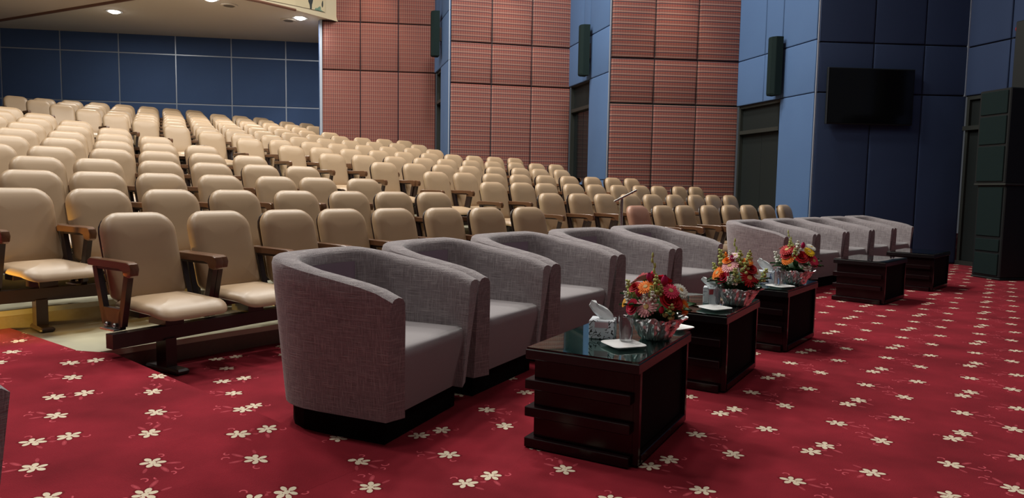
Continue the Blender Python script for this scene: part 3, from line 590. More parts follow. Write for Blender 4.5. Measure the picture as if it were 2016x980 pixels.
SEATS = [('L',1,0,0.147,7.486,0.000,-41.4), ('L',1,1,-0.280,7.100,0.000,-42.9), ('L',1,2,-0.669,6.730,0.000,-44.3), ('L',1,3,-1.070,6.329,0.000,-45.7), ('L',1,4,-1.439,5.941,0.000,-47.1), ('L',1,5,-1.762,5.495,0.000,-48.6), ('L',1,6,-2.081,5.032,0.000,-50.0), ('L',1,7,-2.397,4.518,0.000,-51.6), ('R',1,0,1.611,9.132,0.000,-41.3), ('R',1,1,1.986,9.462,0.000,-41.4), ('R',1,2,2.331,9.767,0.000,-41.6), ('R',1,3,2.790,10.176,0.000,-41.8), ('R',1,4,3.187,10.531,0.000,-41.9), ('R',1,5,3.614,10.916,0.000,-42.1), ('R',1,6,4.016,11.280,0.000,-42.3), ('R',1,7,4.434,11.661,0.000,-42.4), ('L',2,0,-0.884,7.775,0.139,-42.8), ('L',2,1,-1.260,7.418,0.139,-44.1), ('L',2,2,-1.631,7.050,0.139,-45.4), ('L',2,3,-2.026,6.639,0.139,-46.9), ('L',2,4,-2.433,6.194,0.139,-48.4), ('L',2,5,-2.785,5.788,0.139,-49.7), ('L',2,6,-3.151,5.408,0.139,-51.0), ('L',2,7,-3.506,5.024,0.139,-52.3), ('R',2,0,0.483,9.369,0.139,-41.1), ('R',2,1,0.887,9.722,0.139,-41.2), ('R',2,2,1.300,10.085,0.139,-41.4), ('R',2,3,1.706,10.445,0.139,-41.6), ('R',2,4,2.112,10.805,0.139,-41.7), ('R',2,5,2.532,11.181,0.139,-41.9), ('R',2,6,2.944,11.552,0.139,-42.1), ('R',2,7,3.337,11.908,0.139,-42.2), ('R',2,8,3.721,12.257,0.139,-42.4), ('L',3,0,-1.718,8.234,0.278,-43.5), ('L',3,1,-2.142,7.821,0.278,-45.0), ('L',3,2,-2.485,7.470,0.278,-46.1), ('L',3,3,-2.885,7.044,0.278,-47.6), ('L',3,4,-3.271,6.611,0.278,-49.0), ('L',3,5,-3.614,6.208,0.278,-50.2), ('L',3,6,-3.936,5.813,0.278,-51.5), ('L',3,7,-4.291,5.357,0.278,-52.8), ('R',3,0,-0.284,9.923,0.278,-41.0), ('R',3,1,0.115,10.270,0.278,-41.2), ('R',3,2,0.495,10.604,0.278,-41.3), ('R',3,3,0.916,10.975,0.278,-41.5), ('R',3,4,1.319,11.333,0.278,-41.7), ('R',3,5,1.741,11.710,0.278,-41.8), ('R',3,6,2.149,12.076,0.278,-42.0), ('R',3,7,2.545,12.433,0.278,-42.2), ('R',3,8,2.963,12.813,0.278,-42.3), ('R',3,9,3.351,13.167,0.278,-42.5), ('L',4,0,-2.564,8.676,0.418,-44.3), ('L',4,1,-2.946,8.295,0.418,-45.5), ('L',4,2,-3.338,7.887,0.418,-46.8), ('L',4,3,-3.701,7.491,0.418,-48.1), ('L',4,4,-4.092,7.046,0.418,-49.4), ('L',4,5,-4.428,6.645,0.418,-50.7), ('L',4,6,-4.772,6.215,0.418,-51.9), ('R',4,0,-1.126,10.412,0.418,-40.9), ('R',4,1,-0.728,10.758,0.418,-41.1), ('R',4,2,-0.316,11.117,0.418,-41.2), ('R',4,3,0.108,11.491,0.418,-41.4), ('R',4,4,0.516,11.852,0.418,-41.6), ('R',4,5,0.938,12.227,0.418,-41.8), ('R',4,6,1.376,12.619,0.418,-41.9), ('R',4,7,1.796,12.998,0.418,-42.1), ('R',4,8,2.204,13.367,0.418,-42.3), ('L',5,0,-3.366,9.157,0.557,-44.8), ('L',5,1,-3.759,8.757,0.557,-46.0), ('L',5,2,-4.144,8.350,0.557,-47.3), ('L',5,3,-4.489,7.968,0.557,-48.5), ('L',5,4,-4.861,7.539,0.557,-49.7), ('L',5,5,-5.212,7.116,0.557,-51.0), ('R',5,0,-1.987,10.884,0.557,-40.8), ('R',5,1,-1.562,11.253,0.557,-41.0), ('R',5,2,-1.156,11.607,0.557,-41.2), ('R',5,3,-0.730,11.980,0.557,-41.3), ('R',5,4,-0.322,12.340,0.557,-41.5), ('R',5,5,0.105,12.719,0.557,-41.7), ('R',5,6,0.500,13.071,0.557,-41.8), ('R',5,7,0.909,13.439,0.557,-42.0), ('L',6,0,-4.187,9.615,0.696,-45.4), ('L',6,1,-4.564,9.226,0.696,-46.5), ('L',6,2,-4.933,8.828,0.696,-47.7), ('L',6,3,-5.304,8.413,0.696,-48.9), ('L',6,4,-5.661,7.995,0.696,-50.1), ('L',6,5,-6.009,7.569,0.696,-51.3), ('R',6,0,-2.875,11.336,0.696,-40.7), ('R',6,1,-2.449,11.703,0.696,-40.9), ('R',6,2,-2.013,12.082,0.696,-41.1), ('R',6,3,-1.572,12.467,0.696,-41.2), ('R',6,4,-1.193,12.800,0.696,-41.4), ('R',6,5,-0.781,13.164,0.696,-41.6), ('R',6,6,-0.370,13.530,0.696,-41.7), ('R',6,7,0.040,13.896,0.696,-41.9), ('R',6,8,0.449,14.264,0.696,-42.1), ('R',6,9,0.857,14.633,0.696,-42.2), ('L',7,0,-5.017,10.062,0.835,-45.9), ('L',7,1,-5.395,9.663,0.835,-47.1), ('L',7,2,-5.766,9.257,0.835,-48.2), ('L',7,3,-6.128,8.843,0.835,-49.4), ('L',7,4,-6.482,8.422,0.835,-50.5), ('R',7,0,-3.685,11.855,0.835,-40.6), ('R',7,1,-3.266,12.214,0.835,-40.8), ('R',7,2,-2.851,12.574,0.835,-41.0), ('R',7,3,-2.436,12.935,0.835,-41.1), ('R',7,4,-2.022,13.298,0.835,-41.3), ('R',7,5,-1.609,13.661,0.835,-41.5), ('R',7,6,-1.198,14.026,0.835,-41.6), ('R',7,7,-0.787,14.392,0.835,-41.8), ('R',7,8,-0.378,14.759,0.835,-42.0), ('R',7,9,0.030,15.128,0.835,-42.1), ('L',8,0,-5.848,10.503,0.974,-46.4), ('L',8,1,-6.223,10.101,0.974,-47.5), ('L',8,2,-6.590,9.691,0.974,-48.7), ('L',8,3,-6.950,9.275,0.974,-49.8), ('R',8,0,-4.542,12.334,0.974,-40.5), ('R',8,1,-4.129,12.687,0.974,-40.7), ('R',8,2,-3.686,13.069,0.974,-40.9), ('R',8,3,-3.287,13.416,0.974,-41.0), ('R',8,4,-2.872,13.777,0.974,-41.2), ('R',8,5,-2.459,14.140,0.974,-41.4), ('R',8,6,-2.047,14.504,0.974,-41.5), ('R',8,7,-1.636,14.869,0.974,-41.7), ('L',9,0,-6.676,10.945,1.113,-46.9), ('L',9,1,-7.047,10.540,1.113,-48.0), ('L',9,2,-7.411,10.128,1.113,-49.1), ('R',9,0,-5.408,12.805,1.113,-40.4), ('R',9,1,-4.966,13.183,1.113,-40.6), ('R',9,2,-4.561,13.531,1.113,-40.8), ('R',9,3,-4.145,13.891,1.113,-40.9), ('R',9,4,-3.730,14.252,1.113,-41.1), ('R',9,5,-3.316,14.614,1.113,-41.3), ('R',9,6,-2.903,14.977,1.113,-41.4), ('R',9,7,-2.491,15.342,1.113,-41.6), ('R',9,8,-2.080,15.707,1.113,-41.8), ('L',10,0,-7.508,11.378,1.253,-47.4), ('L',10,1,-7.877,10.970,1.253,-48.5), ('L',10,2,-8.238,10.555,1.253,-49.5), ('R',10,0,-6.250,13.299,1.253,-40.3), ('R',10,1,-5.832,13.655,1.253,-40.5), ('R',10,2,-5.414,14.013,1.253,-40.6), ('R',10,3,-4.997,14.371,1.253,-40.8), ('R',10,4,-4.581,14.732,1.253,-41.0), ('R',10,5,-4.167,15.093,1.253,-41.2), ('R',10,6,-3.753,15.456,1.253,-41.3), ('R',10,7,-3.341,15.819,1.253,-41.5), ('R',10,8,-2.930,16.185,1.253,-41.7), ('R',10,9,-2.519,16.551,1.253,-41.8), ('L',11,0,-8.333,11.818,1.392,-47.8), ('L',11,1,-8.699,11.407,1.392,-48.9), ('R',11,0,-7.095,13.790,1.392,-40.2), ('R',11,1,-6.677,14.145,1.392,-40.4), ('R',11,2,-6.259,14.502,1.392,-40.5), ('R',11,3,-5.841,14.860,1.392,-40.7), ('R',11,4,-5.425,15.219,1.392,-40.9), ('R',11,5,-5.010,15.580,1.392,-41.1), ('R',11,6,-4.596,15.942,1.392,-41.2), ('R',11,7,-4.183,16.305,1.392,-41.4), ('L',12,0,-9.136,12.278,1.531,-48.2), ('R',12,0,-7.934,14.289,1.531,-40.1), ('R',12,1,-7.515,14.642,1.531,-40.3), ('R',12,2,-7.096,14.998,1.531,-40.4), ('R',12,3,-6.678,15.356,1.531,-40.6), ('R',12,4,-6.261,15.715,1.531,-40.8), ('R',12,5,-5.845,16.075,1.531,-41.0), ('R',12,6,-5.430,16.436,1.531,-41.1), ('R',12,7,-5.017,16.798,1.531,-41.3), ('L',13,0,-9.939,12.738,1.670,-48.5), ('R',13,0,-8.769,14.790,1.670,-40.0), ('R',13,1,-8.348,15.144,1.670,-40.2), ('R',13,2,-7.928,15.499,1.670,-40.4), ('R',13,3,-7.510,15.856,1.670,-40.5), ('R',13,4,-7.092,16.214,1.670,-40.7), ('R',13,5,-6.676,16.573,1.670,-40.9), ('R',13,6,-6.261,16.934,1.670,-41.0), ('R',13,7,-5.846,17.296,1.670,-41.2), ('R',13,8,-5.433,17.659,1.670,-41.4), ('R',13,9,-5.021,18.023,1.670,-41.6), ('R',14,0,-9.607,15.290,1.809,-39.9), ('R',14,1,-9.185,15.643,1.809,-40.1), ('R',14,2,-8.765,15.998,1.809,-40.3), ('R',14,3,-8.346,16.354,1.809,-40.4), ('R',14,4,-7.928,16.711,1.809,-40.6), ('R',14,5,-7.511,17.070,1.809,-40.8), ('R',14,6,-7.095,17.430,1.809,-41.0), ('R',14,7,-6.680,17.791,1.809,-41.1), ('R',14,8,-6.266,18.153,1.809,-41.3), ('R',14,9,-5.854,18.517,1.809,-41.5), ('R',14,10,-5.442,18.881,1.809,-41.7), ('R',14,11,-5.032,19.248,1.809,-41.8), ('R',15,0,-10.445,15.790,1.949,-39.8), ('R',15,1,-10.023,16.143,1.949,-40.0), ('R',15,2,-9.602,16.497,1.949,-40.1), ('R',15,3,-9.182,16.852,1.949,-40.3), ('R',15,4,-8.763,17.209,1.949,-40.5), ('R',15,5,-8.346,17.566,1.949,-40.7), ('R',15,6,-7.929,17.926,1.949,-40.9), ('R',15,7,-7.514,18.286,1.949,-41.0), ('R',15,8,-7.099,18.648,1.949,-41.2), ('R',15,9,-6.686,19.011,1.949,-41.4), ('R',16,0,-11.283,16.291,2.088,-39.7), ('R',16,1,-10.861,16.643,2.088,-39.9), ('R',16,2,-10.439,16.996,2.088,-40.0), ('R',16,3,-10.019,17.351,2.088,-40.2), ('R',16,4,-9.599,17.706,2.088,-40.4), ('R',16,5,-9.181,18.064,2.088,-40.6), ('R',16,6,-8.764,18.422,2.088,-40.8), ('R',16,7,-8.348,18.782,2.088,-40.9)]
proto = None; last = {}
for s_ in SEATS: last[(s_[0], s_[1])] = max(last.get((s_[0], s_[1]), 0), s_[2])
rosy_seat = SM['seat'].copy(); rosy_back = SM['backrest'].copy()
for q_ in (rosy_seat, rosy_back): q_.materials[0] = M['tan_rosy']
for (sd, k, j, x, y, z, ang) in SEATS:
    if proto is None: o = proto = make_seat()
    else: o = copy_tree(proto)
    o.location = (x, y, z); o.rotation_euler = (0, 0, R(-(ang + 173) + random.uniform(-1.2, 1.2)))
    blk = 'left' if sd == 'L' else 'right'
    lab = 'tan padded auditorium seat, %s row, %s block, %s from the stair aisle' % (ORD[k - 1], blk, NTH[j])
    if (sd, k, j) == ('R', 1, 0):
        lab = 'rosy brown auditorium seat beside the steel stand, first in the front row, right block'
        for ch in o.children:
            if ch.name.startswith('seat') and not ch.name.startswith('seat_b'): ch.data = rosy_seat
            if ch.name.startswith('backrest'): ch.data = rosy_back
    tag(o, lab, 'seat', 'auditorium seats in the %s row, %s block' % (ORD[k - 1], blk))
    for ch in o.children:
        if ch.name.startswith('backrest'): ch.rotation_euler = (R(random.uniform(-1.5, 1.5)), 0, 0)
    if (j == 0 and sd == 'L') or (sd == 'R' and j == last[(sd, k)]):
        link('armrest', SM['armrest'], o, (-SX, 0, .05)); link('arm_frame', SM['arm_frame'], o, (-SX, 0, .05))
# beams and legs carrying the seats of each row and block
rows = {}
for s_ in SEATS: rows.setdefault((s_[0], s_[1]), []).append(s_)
for (sd, k), l in rows.items():
    if len(l) < 2: continue
    l.sort(key=lambda s_: s_[2]); pts = []
    for (_, _, j, x, y, z, ang) in l:
        a_ = R(ang); pts.append((x - .37 * math.sin(a_), y - .37 * math.cos(a_)))
    d0 = Vector((pts[0][0] - pts[1][0], pts[0][1] - pts[1][1])).normalized() * .26; d1 = Vector((pts[-1][0] - pts[-2][0], pts[-1][1] - pts[-2][1])).normalized() * .345
    ext = [(pts[0][0] + d0.x, pts[0][1] + d0.y)] + pts + [(pts[-1][0] + d1.x, pts[-1][1] + d1.y)]
    t = thing('seat_beam', 'dark steel beam on legs under the seats, %s row, %s block' % (ORD[k - 1], 'left' if sd == 'L' else 'right'), 'beam', (pts[0][0], pts[0][1], l[0][5]), 0, 'seat beams under the rows')
    ox, oy = pts[0]; b = MB(); rings = []
    for i, p in enumerate(ext):
        a_, c_ = ext[max(i - 1, 0)], ext[min(i + 1, len(ext) - 1)]; d = Vector((c_[0] - a_[0], c_[1] - a_[1])).normalized(); n_ = Vector((-d.y, d.x)) * .035
        rings.append([(p[0] - ox + n_.x, p[1] - oy + n_.y, .20), (p[0] - ox - n_.x, p[1] - oy - n_.y, .20), (p[0] - ox - n_.x, p[1] - oy - n_.y, .285), (p[0] - ox + n_.x, p[1] - oy + n_.y, .285)])
    b.loft(rings); link('beam', b.mesh('beam', M['frame']), t)
    idx = [i for i in range(len(pts) - 1, -1, -2)]
    for i in idx:
        a_ = math.atan2(pts[max(i, 1)][1] - pts[max(i, 1) - 1][1], pts[max(i, 1)][0] - pts[max(i, 1) - 1][0])
        b = MB(); b.box(-.035, .035, -.05, .05, .03, .21); lg = link('leg', b.mesh('leg', M['frame']), t, (pts[i][0] - ox, pts[i][1] - oy, 0), a_)
        b = MB(); b.box(-.045, .045, -.17, .17, 0, .035, c=.012); link('foot', b.mesh('foot', M['frame']), lg)
# aisle lamp at the end of the second row, low on the riser
t = thing('step_light', 'small amber step light low at the end of the second row', 'light', (-3.86, 3.98, .158), R(35))
b = MB(); b.box(-.05, .05, -.02, .02, 0, .10, c=.006); link('housing', b.mesh('housing', M['frame']), t)
b = MB(); b.box(-.04, .04, -.028, -.019, .02, .08); link('lens', b.mesh('lens', M['amber']), t)
l = bpy.data.lights.new('amber_step_glow', 'SPOT'); l.energy = 85; l.spot_size = R(95); l.spot_blend = .6; l.color = (1, .62, .12); l.shadow_soft_size = .05
o = bpy.data.objects.new('amber_step_glow', l); o.location = (-3.76, 4.04, .245); o.rotation_euler = (R(80), 0, R(-33)); C.objects.link(o)
# ---------------------------------------------------------------- armchairs
WA, TH = .465, .122
def outline(n_side=5, n_back=18, W_=WA, yf=.40, yb=-.44, ys=-.02, ex=2.5):
    pts = [(W_, yf + (ys - yf) * i / n_side) for i in range(n_side)]
    for i in range(n_back + 1):
        t = PI * i / n_back; c_, s_ = math.cos(t), math.sin(t)
        pts.append((W_ * math.copysign(abs(c_) ** (2 / ex), c_), ys - (ys - yb) * abs(s_) ** (2 / ex)))
    pts += [(-W_, ys + (yf - ys) * i / n_side) for i in range(1, n_side + 1)]
    return pts
def armchair_meshes():
    po = outline(); pi_ = outline(W_=WA - TH, yb=-.44 + .14, ys=-.04)
    b = MB(); rings = []
    for (xo, yo), (xi, yi) in zip(po, pi_):
        d = (.40 - yo) / .84; rim = .70 + .14 * min(1, d * 1.12) - .02 * d * d
        if yo > .25: rim -= 1.1 * (yo - .25) ** 2
        def lerp(f): return (xo + (xi - xo) * f, yo + (yi - yo) * f)
        def outp(z):
            f = (z - .12) / (.75 - .12); kx = .905 + .095 * f; yy = yo
            yy = yo * (.86 + .14 * f) if yo < 0 else yo - .055 * (1 - f) * (yo / .40)
            return (xo * kx, yy, z)
        sec = [outp(.12), outp(.25), outp(.42), outp(rim - .10), outp(rim - .045)]
        for f, dz in ((.04, -.018), (.2, -.004), (.5, 0), (.8, -.008), (.96, -.03)):
            x, y = lerp(f); sec.append((x, y, rim + dz))
        sec += [(xi, yi, rim - .10), (xi * .985, yi * .99, .48), (xi * .97, yi * .98, .34), (xi * .9, yi * .95, .12)]
        rings.append(sec)
    n = len(rings[0])
    b.loft(rings, cap0=True, cap1=True, closed=True)
    shell = b.mesh('tub_shell', M['weave'], 42)
    # seat block
    b = MB(); zb = .125
    pts = [(.345, .375), (.345, -.06)] + [(.345 * math.copysign(abs(math.cos(t)) ** .8, math.cos(t)), -.06 - .22 * math.sin(t) ** .8) for t in [PI * i / 10 for i in range(1, 10)]] + [(-.345, -.06), (-.345, .375)]
    def ins(d, z, fy=0): return [(x * (1 - d / .345), y - (d if y > .3 else 0) + fy, z) for x, y in pts]
    b.loft([ins(0, zb, -.045), ins(0, .38), ins(.004, .41), ins(.012, .428), ins(.03, .438), ins(.07, .442)])
    cushion = b.mesh('seat_block', M['seat_fabric'], 50)
    # inner back panel, sewn in between two seams
    b = MB(); rin = []
    for i, ((xi, yi), (xo, yo)) in enumerate(zip(pi_, po)):
        if abs(xi) > .27 or yi > -.1: continue
        d = (.40 - yo) / .84; rim = .70 + .14 * min(1, d * 1.12) - .02 * d * d
        rin.append([(xi * .985, yi + .006, .42), (xi * .99, yi + .007, rim - .11), (xi + (xo - xi) * .0, yi + .004, rim - .075)])
    b.loft(rin, cap0=False, cap1=False, closed=False); inner = b.mesh('inner_back', M['back_fabric'], 60)
    b = MB()
    seam = []
    for s_ in (0, -1): b = MB(); b.tube([(p[0], p[1] + .002, p[2]) for p in rin[s_]], .0035, 6); seam.append(b.mesh('seam', M['weave'], 60))
    b = MB(); b.prism([(x * .79, y * .79 - .01) for x, y in outline(n_side=3, n_back=10)], .0, .135); foot = b.mesh('plinth_or_shade', M['black'])  # black block added for the deep shade under the chair; legs not modelled
    return shell, cushion, inner, seam, foot
AM = armchair_meshes()
def make_armchair():
    t = link('tub_armchair', None)
    link('tub_shell', AM[0], t); link('seat_block', AM[1], t); link('inner_back', AM[2], t)['label'] = 'plum inner back panel'; [link('seam', q_, t) for q_ in AM[3]]
    link('plinth_or_shade', AM[4], t)['label'] = 'black block standing in for the shade underneath'
    return t
G1 = [(-.505, 2.97), (-.17, 3.73), (.25, 4.49), (.785, 5.26), (1.375, 5.95), (1.97, 6.60)]
G2 = [(2.98, 7.77), (3.61, 8.42), (4.24, 9.02), (4.87, 9.62), (5.50, 10.24), (6.12, 10.83)]
proto_a = None
labs = ['grey-mauve tub armchair nearest the camera, left of the first low table', 'second grey-mauve tub armchair in the near group, behind the nearest armchair', 'middle grey-mauve tub armchair of the near group of five', 'fourth grey-mauve tub armchair of the near group, left of the second bouquet', 'last grey-mauve tub armchair of the near group, left of the gap',
        'first grey-mauve tub armchair of the far group, behind the third bouquet', 'second grey-mauve tub armchair of the far group of five', 'middle grey-mauve tub armchair of the far group, behind the fourth low table', 'fourth grey-mauve tub armchair of the far group, below the television', 'last grey-mauve tub armchair of the far group, against the shaded blue wall']
n_ = 0
for g_ in (G1, G2):
    for p, q in zip(g_, g_[1:]):
        a_ = az(p, q); L_ = math.dist(p, q)
        o = make_armchair() if proto_a is None else copy_tree(proto_a)
        proto_a = proto_a or o
        fa = a_ + PI / 2; cx, cy = (p[0] + q[0]) / 2 - .40 * math.sin(fa), (p[1] + q[1]) / 2 - .40 * math.cos(fa)
        o.location = (cx, cy, 0); o.rotation_euler = (0, 0, -fa); sx = min(1.08, L_ / (2 * WA) * .993); o.scale = (sx, 1, 1)
        tag(o, labs[n_], 'armchair', 'tub armchairs in two curved groups'); n_ += 1
o = copy_tree(proto_a); o.location = (-1.70, 1.33, 0); o.rotation_euler = (0, 0, R(-110)); o.scale = (1, 1, 1)
tag(o, 'grey tub armchair cut off by the left edge of the picture, on the red carpet', 'armchair')
# ---------------------------------------------------------------- low tables
def table_meshes():
    W_, D_, H_ = .525, .77, .455; d = {}
    b = MB(); b.box(0, W_, 0, D_, H_ - .052, H_ - .009, c=.003); d['tabletop'] = b.mesh('tabletop', M['top_wood'])
    b = MB(); b.box(.004, W_ - .004, .004, D_ - .004, H_ - .008, H_, c=.0015); d['glass_sheet'] = b.mesh('glass_sheet', M['glass'])
    b = MB(); b.box(.032, W_ - .03, .032, D_ - .032, .05, H_ - .052); d['body'] = b.mesh('body', M['dark_wood'])
    b = MB(); b.box(W_ - .03, W_ - .024, .06, D_ - .06, .055, H_ - .056); d['side_recess'] = b.mesh('side_recess', M['black'])
    b = MB(); b.box(W_ - .032, W_ - .004, .032, .056, .012, H_ - .052); d['post'] = b.mesh('post', M['dark_wood'])
    b = MB(); b.box(0, W_ - .035, 0, D_, 0, .044, c=.003); d['ledge'] = b.mesh('ledge', M['dark_wood'])
    b = MB(); b.box(W_ - .035, W_, .06, D_ - .06, .012, .05, c=.003); d['bottom_rail'] = b.mesh('bottom_rail', M['dark_wood'])
    return d
TM = table_meshes()
def make_table(x, y, azd, lab):
    t = thing('low_table', lab, 'table', (x, y, 0), R(-azd), 'low side tables in front of the armchairs')
    for k in ('tabletop', 'glass_sheet', 'body', 'side_recess', 'bottom_rail'): link(k, TM[k], t)
    link('post', TM['post'], t); link('post', TM['post'], t, (0, .77 - .088, 0))
    for z in (.004, .144, .268): link('ledge', TM['ledge'], t, (0, 0, z))
    return t
def fl(F_, azd): a_ = R(azd); return (F_[0] - .525 * math.cos(a_), F_[1] + .525 * math.sin(a_))
TB = [((.067, 3.092), 29.5, 'dark low table with tissue box, bouquet and two plates, nearest the camera'),
      (fl((1.219, 3.962), 32.3), 32.3, 'second dark low table from the camera, with a pink and red bouquet'),
      (fl((1.978, 5.038), 38.0), 38.0, 'third dark low table, carrying the farthest bouquet'),
      ((3.497, 7.70), 44, 'bare dark low table in front of the far armchairs, nearer one'),
      ((4.649, 8.80), 44, 'bare dark low table farthest away, near the stage door')]
for (p_, a_, lab) in TB: make_table(p_[0], p_[1], a_, lab)
# ---------------------------------------------------------------- things on the tables
ZT = .4555
def tissue_box(x, y, rz, m_, lab, wx=.118, wy=.118, h_=.088, tz=.075, mark=None):
    t = thing('tissue_box', lab, 'tissue box', (x, y, ZT), R(rz), 'tissue boxes on the low tables')
    b = MB(); b.box(-wx / 2, wx / 2, -wy / 2, wy / 2, 0, h_, c=.003); link('carton', b.mesh('carton', m_), t)
    b = MB(); b.lathe([(.03, h_ + .0008), (.001, h_ + .001)], 20, cap0=False); link('slot', b.mesh('slot', M['white']), t)
    b = MB(); rings = []
    for i in range(9):
        f = i / 8; z = h_ + tz * f; wx_ = (.030 + .016 * math.sin(f * 2.6)) * (1 - .55 * max(0, f - .8) / .2); wy_ = .020 * (1 - .45 * f); ox = .018 - .055 * f
        rings.append([(ox + wx_ * math.cos(a_) + .004 * math.sin(5 * a_ + f * 5), wy_ * math.sin(a_) + .010 * f * math.sin(3 * math.cos(a_) + f * 2), z - .010 * f * math.cos(a_) + .004 * math.sin(4 * a_) * f) for a_ in [2 * PI * k / 18 for k in range(18)]])
    b.loft(rings, cap0=False); link('tissue', b.mesh('tissue', M['tissue'], 40), t)
    if mark:
        b = MB(); b.box(-.032 if mark is M['label_pink'] else -.02, .032 if mark is M['label_pink'] else .012, -wy / 2 - .0012, -wy / 2, h_ - .034, h_ - .008); link('label', b.mesh('label', mark), t)['label'] = 'small coloured panel on the carton'
    return t
tissue_box(.438, 3.335, -14, M['scroll'], 'white tissue box with black scroll print on the nearest table', mark=M['label_pink'])
tissue_box(1.262, 4.44, -18, M['redbox'], 'pale tissue box with a small red mark on the second table', .10, .10, .10, .05, M['red_mark'])
tissue_box(1.955, 5.43, -22, M['bluebox'], 'white tissue box with blue print on the third table', .12, .11, .10, .085)
def tumbler(x, y, lab):
    t = thing('water_glass', lab, 'glass', (x, y, ZT), 0, 'tumblers on the low tables')
    b = MB(); b.lathe([(.001, 0), (.026, 0), (.028, .004), (.036, .122), (.0343, .1225), (.0268, .012), (.001, .010)], 24); link('tumbler', b.mesh('tumbler', M['tumbler'], 50), t)
tumbler(.528, 3.215, 'clear upright tumbler between tissue box and plate on the nearest table')
tumbler(1.232, 4.295, 'clear upright tumbler beside the pale tissue box on the second table')
tumbler(1.300, 4.345, 'clear tumbler close to the foil bowl on the second table')
tumbler(1.985, 5.30, 'clear upright tumbler before the blue printed tissue box, third table')
tumbler(2.035, 5.335, 'clear tumbler close to the foil bowl on the third table')
def plate(x, y, rz, lab, s_=1.0):
    t = thing('plate', lab, 'plate', (x, y, ZT), R(rz), 'white square plates on the low tables')
    b = MB(); 
    def sq(d, z): return [(p[0] * s_, p[1] * s_, z) for p in rr(.165 - 2 * d, .165 - 2 * d, max(.03 - d, .004), 5)]
    b.loft([sq(.03, 0), sq(.024, .003), sq(.0, .014), sq(.0015, .016), sq(.022, .007), sq(.04, .006)]); link('dish', b.mesh('dish', M['white'], 40), t)
plate(.505, 3.13, 20, 'white square plate at the front of the nearest table')
plate(.838, 3.55, 35, 'white plate half hidden behind the bouquet on the nearest table', .85)
plate(1.205, 4.175, 30, 'white plate at the front edge of the second table')
plate(1.985, 5.215, 30, 'white plate at the front edge of the third table')
# ---------------------------------------------------------------- bouquets
COL = dict(pink=(.85, .42, .44), rose=(.55, .02, .06), magenta=(.45, .015, .10), orange=(.9, .22, .02), red=(.42, .01, .015), hot=(.75, .05, .12), white=(.82, .84, .74), yellow=(.85, .55, .02), lime=(.52, .58, .20), green=(.022, .07, .02), lpink=(.85, .62, .68), amber=(.9, .4, .03))
CM = {k: mat(k + '_petals', v, .6, Specular_IOR_Level=.2) for k, v in COL.items()}
CM['eye'] = mat('flower_eye', (.55, .35, .12), .7)
CM['stem'] = mat('green_stem', (.14, .22, .06), .6)
def gerbera_mesh(col):
    b = MB()
    for lay, (n, r0, r1, z) in enumerate(((20, .18, 1.0, .0), (16, .15, .72, .1))):
        for i in range(n):
            a_ = 2 * PI * (i + .5 * lay) / n; wd = 1.5 * PI / n; c_, s_ = math.cos(a_), math.sin(a_); j = 1 + .06 * math.sin(i * 7.3)
            def P(r, t, zz): return (r * c_ - t * s_, r * s_ + t * c_, zz)
            b.add([P(r0, -.05, z + .02), P(r0, .05, z + .02), P(.65 * r1, .65 * wd * r1 * .8, z + .10), P(.65 * r1, -.65 * wd * r1 * .8, z + .10), P(r1 * j, .075, z + .04), P(r1 * j, -.075, z + .04), P(.65 * r1, 0, z + .04)], [(0, 1, 2, 6), (0, 6, 3), (6, 2, 4), (6, 4, 5), (6, 5, 3)])
    b.lathe([(.30, .08), (.24, .2), (.1, .22), (.01, .2)], 12, 1)
    b.lathe([(.02, -.5), (.06, -.15), (.22, -.02), (.3, .03)], 8, 2, cap0=False, cap1=False)
    return b.mesh('gerbera', [CM[col], CM['eye'], CM['stem']], 30)
def bud_mesh(col):
    b = MB()
    for k in range(5):
        a_ = 2 * PI * k / 5
        rings = []
        for f in (0, .25, .5, .75, 1.0):
            r_ = .5 * math.sin(PI * (.12 + .78 * f)) * (1 - .25 * f) + .08; z = -.6 + 1.5 * f
            rings.append([((r_ + .05 * (k % 2)) * math.cos(a_ + t), (r_ + .05 * (k % 2)) * math.sin(a_ + t), z + .08 * math.cos(t * 2)) for t in (-.75, -.4, 0, .4, .75)])
        b.loft(rings, cap0=False, cap1=False, closed=False)
    b.lathe([(.05, -.6), (.42, -.2), (.45, .2), (.25, .65), (.02, .75)], 10)
    b.lathe([(.05, -1.4), (.06, -.7), (.3, -.45)], 8, 1, cap1=False)
    return b.mesh('rosebud', [CM[col], CM['stem']], 45)
def rose_mesh(col):
    b = MB(); rnd = random.Random(3)
    for lay in range(4):
        n = 4 + lay; rad = .2 + .25 * lay
        for k in range(n):
            a_ = 2 * PI * k / n + lay * .7; rings = []
            for f in (0, .4, .8, 1.0):
                r_ = rad * (.35 + .65 * f) + .12 * f * f * lay; z = -.35 + (.95 - .16 * lay) * f - .25 * max(0, f - .8) * lay
                hw = 1.1 / (1 + .3 * lay); rings.append([(r_ * math.cos(a_ + t), r_ * math.sin(a_ + t), z - .12 * abs(t)) for t in (-hw, -hw / 2, 0, hw / 2, hw)])
            b.loft(rings, cap0=False, cap1=False, closed=False)
    b.lathe([(.05, -1.0), (.3, -.4), (.5, -.2)], 8, 1, cap1=False)
    return b.mesh('rose', [CM[col], CM['stem']], 50)
